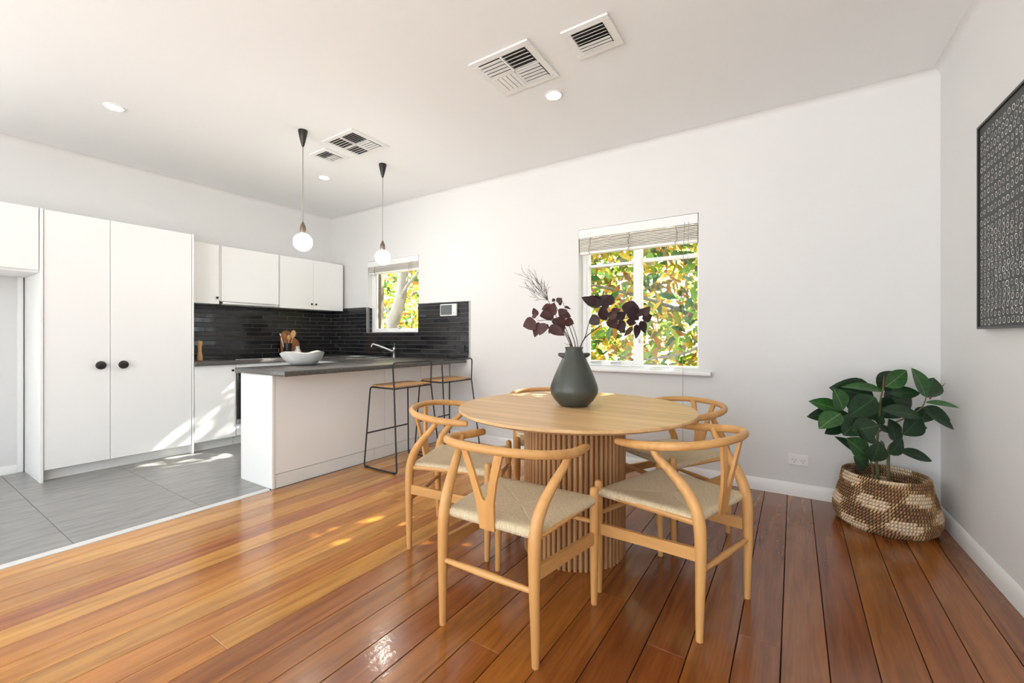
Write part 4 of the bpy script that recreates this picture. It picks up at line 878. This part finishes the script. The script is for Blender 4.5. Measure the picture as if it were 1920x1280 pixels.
def pp(x, y, off=0.0):
    u, w = 1460 + x * 0.3125, 660 + y * 0.3125; d = DP + off
    while True:
        p = at_depth(u, w, d)
        if p.x < xr(p.y) - 0.02 and p.y < W - 0.03: return p
        d -= 0.02
lm = [leaf_mesh('leaf', 'rub', 0.46, 0.16, 0.14, 8, 0.85), leaf_mesh('leaf', 'rub2', 0.46, 0.16, 0.14, 8, 0.85)]
LV = [((640, 208), (784, 106), 85, 1, -.05), ((600, 225), (735, 112), 100, 0, .03), ((665, 248), (864, 237), 72, 0, -.06), ((882, 268), (824, 94), 85, 1, -.10), ((888, 272), (935, 150), 90, 0, -.08), ((880, 300), (1080, 320), 34, 1, -.12), ((866, 332), (1046, 402), 92, 0, -.14), ((880, 352), (1068, 454), 95, 0, -.16), ((800, 312), (704, 274), 60, 0, .04), ((620, 345), (884, 378), 88, 0, -.12), ((850, 385), (766, 498), 130, 0, -.10), ((845, 440), (895, 456), 30, 0, -.05), ((628, 236), (396, 188), 46, 1, -.03), ((570, 268), (338, 210), 115, 0, .03), ((582, 272), (428, 378), 95, 0, -.08), ((386, 348), (348, 220), 88, 1, -.08), ((378, 352), (198, 288), 72, 1, -.04), ((375, 358), (188, 386), 70, 0, .02), ((372, 368), (243, 446), 84, 1, -.12), ((445, 412), (300, 428), 100, 0, -.06), ((485, 395), (398, 492), 90, 0, -.10), ((380, 440), (284, 486), 50, 0, .0), ((440, 470), (612, 440), 120, 0, -.14), ((470, 445), (606, 532), 110, 0, -.15), ((600, 440), (668, 480), 56, 0, -.05), ((530, 628), (360, 504), 52, 0, -.02), ((530, 625), (430, 520), 80, 1, -.06), ((562, 656), (612, 545), 80, 0, -.12), ((605, 650), (636, 535), 80, 0, -.04), ((662, 612), (760, 522), 84, 0, -.10), ((702, 530), (680, 406), 66, 0, -.03), ((690, 520), (735, 460), 60, 0, .0), ((720, 592), (946, 646), 62, 0, -.10), ((530, 692), (464, 630), 60, 0, -.05), ((598, 432), (622, 386), 36, 0, -.04), ((590, 300), (520, 400), 90, 0, .06), ((640, 300), (690, 200), 80, 0, .08), ((520, 380), (420, 300), 90, 0, .08), ((600, 380), (520, 300), 90, 0, .10), ((720, 300), (620, 380), 80, 0, .05), ((900, 330), (850, 420), 80, 0, -.04)]
rq = random.Random(8)
for (b, tp, wd, kind, off) in LV:
    P, Q = pp(*b, off=off), pp(*tp, off=off - rq.uniform(0.0, 0.06)); ln = math.hypot(tp[0] - b[0], tp[1] - b[1])
    nrm = view * 0.9 + Vector((rq.uniform(-.6, .6), rq.uniform(-.3, .3), rq.uniform(0.15, 0.9)))
    share(lm[kind], 'leaf', rp, Matrix.Translation(-wloc(rp)) @ leaf_matrix(P, Q, nrm, min(2.0, max(0.6, 1.3 * wd / ln / 0.46))))
root = Vector((BX, BY, 0.165))
for pts, r in (([root + Vector((-.02, 0, 0)), pp(585, 640, 0), pp(592, 520, 0), pp(602, 390, 0), pp(612, 290, -.02), pp(628, 215, -.03)], 0.009), ([root + Vector((.02, -.01, 0)), pp(655, 600, -.02), pp(690, 540, -.02), pp(702, 525, -.03)], 0.007), ([root + Vector((.03, 0, 0)), pp(665, 610, -.03), pp(722, 592, -.08)], 0.005),
               ([root + Vector((-.04, -.01, 0)), pp(555, 660, -.03), pp(530, 625, -.03)], 0.006), ([pp(596, 460, 0), pp(540, 420, -.01), pp(440, 412, -.04), pp(400, 370, -.05), pp(384, 346, -.06)], 0.006), ([pp(596, 480, 0), pp(680, 430, -.02), pp(790, 380, -.06), pp(862, 328, -.08), pp(885, 268, -.09)], 0.006)):
    B = MB(); B.tube(pts, [r * (1 - 0.5 * i / (len(pts) - 1)) for i in range(len(pts))], 8, sub=4); B.build('stem', 'stem', rp, True)
for a, b in (((905, 280), (1000, 185)), ((628, 215), (632, 140))):
    B = MB(); P, Q = pp(*a, off=-.09), pp(*b, off=-.09); B.tube([P, P.lerp(Q, 0.4), Q], [0.004, 0.005, 0.0006], 8, sub=3); B.build('leaf_sheath', 'bud', rp, True)

# ================================================================== FRAMED ARTWORK
def wallpt(y, z, d): return Vector((xr(y) - d, y, z))
a0, a1, z0, z1 = 1.80, 3.05, 1.19, 2.185
ar = thing('framed_artwork', 'large dark framed artwork covered in rows of white hand-drawn circles', 'picture', wallpt((a0 + a1) / 2, z0, 0))
def onwall(B, y0, y1, za, zb, d0, d1):
    vs = [wallpt(y, z, d) for z in (za, zb) for y in (y0, y1) for d in (d0, d1)]
    return B.add(vs, [(0, 1, 3, 2), (4, 6, 7, 5), (0, 4, 5, 1), (2, 3, 7, 6), (0, 2, 6, 4), (1, 5, 7, 3)])
onwall(MB(), a0 + 0.012, a1 - 0.012, z0 + 0.012, z1 - 0.012, 0.006, 0.028).build('canvas', 'art_bg', ar)
B = MB(); e = 0.011
for q in ((a0, a1, z0, z0 + e), (a0, a1, z1 - e, z1), (a0, a0 + e, z0 + e, z1 - e), (a1 - e, a1, z0 + e, z1 - e)): onwall(B, *q, 0.002, 0.036)
B.build('frame', 'black', ar)
B = MB(); rc = random.Random(2); z = z0 + 0.032; row = 0
while z < z1 - 0.03:
    hgt = rc.uniform(0.033, 0.048) if z > z0 + 0.45 else rc.uniform(0.030, 0.035); y = a1 - 0.032 - rc.uniform(0, 0.006)
    drift = 0.012 + rc.uniform(-0.004, 0.004)
    while y > a0 + 0.03:
        r0 = rc.uniform(0.0115, 0.0150); n = 14; ph = rc.uniform(0, 6); ec = rc.uniform(0.75, 1.0); th = rc.uniform(0.14, 0.26)
        vs = []; cy, cz = y, z + drift * (a1 - y) + rc.uniform(-0.003, 0.003)
        for k in range(n):
            a = 2 * PI * k / n; w = 1 + 0.09 * math.sin(2 * a + ph)
            for m_ in (1, 1 - th - 0.05 * math.sin(a + ph)): vs.append(wallpt(cy + r0 * ec * w * m_ * math.cos(a), cz + r0 * w * m_ * math.sin(a), 0.0287))
        B.add(vs, [(2 * k, 2 * ((k + 1) % n), 2 * ((k + 1) % n) + 1, 2 * k + 1) for k in range(n)])
        y -= rc.uniform(0.036, 0.044)
    z += hgt; row += 1
B.build('painted_circles', 'art_mark', ar)

# ================================================================== GARDEN
B = MB(); B.box(-30, 30, W + 0.3, 60, -0.4, -0.3); struct(B.build('garden_ground', 'ground'), 'dry garden ground outside the windows', 'ground')
B = MB(); B.box(-30, 30, -40, YF - 0.2, -0.2, -0.05); B.box(-30, XL - 0.2, YF - 0.2, W + 0.3, -0.2, -0.05); struct(B.build('bounce_patio', mat('pale_bounce_paving', (0.72, 0.715, 0.70), 0.9, var=0.05, vscale=3)), 'added pale patio behind the camera, bouncing light onto the ceiling', 'ground')  # pale paving added to bounce light up onto the ceiling
gaps = [(-4.965, 2.14, 0.405, .010), (-4.965, 2.09, 0.355, .010), (-4.965, 2.04, 0.312, .010), (-4.965, 1.99, 0.27, .010), (-4.965, 1.946, 0.23, .010), (-4.965, 1.90, 0.19, .010), (-4.965, 1.853, 0.157, .010), (-4.965, 1.80, 0.11, .010),
        (-4.755, 1.72, 0, .03), (-4.65, 2.03, 0, .05), (-4.64, 2.12, 0, .04), (-4.59, 1.87, 0, .045), (-4.42, 1.75, 0, .03), (-2.04, 1.885, 0, .030), (-2.02, 2.0, 0, .030), (-1.035, 2.658, 0.77, .03), (-1.01, 2.79, .77, .025), (-1.62, 1.86, .45, .05), (-1.75, 2.0, .45, .04)]
def in_gap(p, L):
    for gx, gy, gz, r in gaps:
        d = p - Vector((gx, gy, gz)); c = d - SUNV * d.dot(SUNV)
        if c.length < r + L * 0.10: return True
    return False
rg = random.Random(31)
magl = [leaf_mesh('leaf', k, 0.36, 0.10, 0.22, 5, 0.8) for k in ('mag1', 'mag2', 'mag3', 'mag4')]
def rand_leaf(x0, x1, y0, y1, za, zb, Lr):
    while True:
        p = Vector((rg.uniform(x0, x1), rg.uniform(y0, y1), rg.uniform(za, zb))); L = rg.uniform(*Lr)
        d = Vector((rg.uniform(-1, 1), rg.uniform(-1, 1), rg.uniform(-1.1, 0.5))).normalized()
        if not in_gap(p + d * L * 0.5, L): return p, d, L
def tree(name, label, trunk, near, far, nleaf, nfar, weights):
    base = trunk[0][0][0]
    t = thing(name, label, 'tree', base)
    for i, (pts, r0, r1) in enumerate(trunk):
        B = MB(); B.tube(pts, [r0 + (r1 - r0) * k / (len(pts) - 1) for k in range(len(pts))], 10, sub=5); B.build('trunk' if i == 0 else 'branch', 'bark', t, True)
    ids = [0, 1, 2, 3]
    for i in range(nleaf):
        p, d, L = rand_leaf(*near, (0.13, 0.21)); n = Vector((rg.uniform(-.8, .8), rg.uniform(-1, 0.3), rg.uniform(-.2, 1)))
        share(magl[rg.choices(ids, weights)[0]], 'leaf', t, Matrix.Translation(-Vector(base)) @ leaf_matrix(p, p + d * L, n))
    for ki, mk in enumerate(('mag1', 'mag2', 'mag3', 'mag4')):
        n_ = int(nfar * weights[ki] / sum(weights)); vs = []; fs = []
        src = magl[ki]; sv = [x.co.copy() for x in src.vertices]; sf = [list(f.vertices) for f in src.polygons]
        for i in range(n_):
            p, d, L = rand_leaf(*far, (0.13, 0.22)); n = Vector((rg.uniform(-.8, .8), rg.uniform(-1, .5), rg.uniform(-.2, 1)))
            mt = Matrix.Translation(-Vector(base)) @ leaf_matrix(p, p + d * L, n); o = len(vs); vs += [mt @ q for q in sv]; fs += [[o + k for k in f] for f in sf]
        me = bpy.data.meshes.new('foliage'); me.from_pydata(vs, [], fs); me.update(); me.polygons.foreach_set('use_smooth', [True] * len(me.polygons)); me.materials.append(M[mk])
        o = bpy.data.objects.new('foliage', me); COL.objects.link(o); o.parent = t; o['kind'] = 'stuff'
    return t
V = Vector
tree('magnolia_tree', 'large-leaved magnolia tree in gold and green outside the large window',
     [([V((-0.4, 6.2, -0.35)), V((-0.6, 6.0, 0.8)), V((-0.9, 5.8, 2.0)), V((-0.8, 5.9, 4.0))], 0.09, 0.05), ([V((-0.7, 5.9, 1.2)), V((-1.2, 5.5, 1.5)), V((-1.9, 5.1, 1.75)), V((-2.6, 4.9, 1.9))], 0.03, 0.012), ([V((-0.75, 5.8, 0.9)), V((-0.7, 5.2, 1.2)), V((-0.9, 4.7, 1.0)), V((-1.4, 4.5, 0.9))], 0.025, 0.008), ([V((-0.9, 5.8, 1.9)), V((-1.4, 5.5, 2.3)), V((-2.1, 5.3, 2.4))], 0.03, 0.01), ([V((-0.85, 5.8, 2.6)), V((-0.3, 5.3, 3.0)), V((0.5, 5.0, 3.2))], 0.03, 0.012)],
     (-2.75, 0.1, 4.35, 5.3, 0.55, 2.75), (-3.84, 1.8, 5.0, 6.9, 0.0, 4.9), 295, 17000, (4, 3, 3, 1.3))
tree('gum_tree', 'grey-trunked tree with yellowing leaves outside the kitchen window',
     [([V((-7.35, 6.2, -0.35)), V((-7.12, 6.15, 0.7)), V((-6.93, 6.1, 1.4)), V((-6.70, 6.1, 1.95)), V((-6.60, 6.1, 2.7)), V((-6.5, 6.1, 4.6))], 0.16, 0.09), ([V((-6.75, 6.1, 1.85)), V((-6.35, 5.95, 2.15)), V((-5.6, 5.7, 2.5))], 0.05, 0.02), ([V((-6.85, 6.1, 1.6)), V((-7.25, 6.0, 1.80)), V((-7.9, 5.9, 1.88))], 0.035, 0.015), ([V((-6.95, 6.1, 1.3)), V((-7.3, 5.95, 1.62)), V((-7.7, 5.9, 1.70))], 0.022, 0.01), ([V((-6.6, 6.1, 2.7)), V((-5.5, 5.6, 3.1)), V((-4.6, 5.3, 3.2))], 0.04, 0.015)],
     (-8.6, -5.0, 6.25, 7.0, 0.9, 2.9), (-9.8, -4.35, 6.5, 8.4, 0.0, 4.8), 230, 9000, (2.2, 2.2, 3, 1.2))
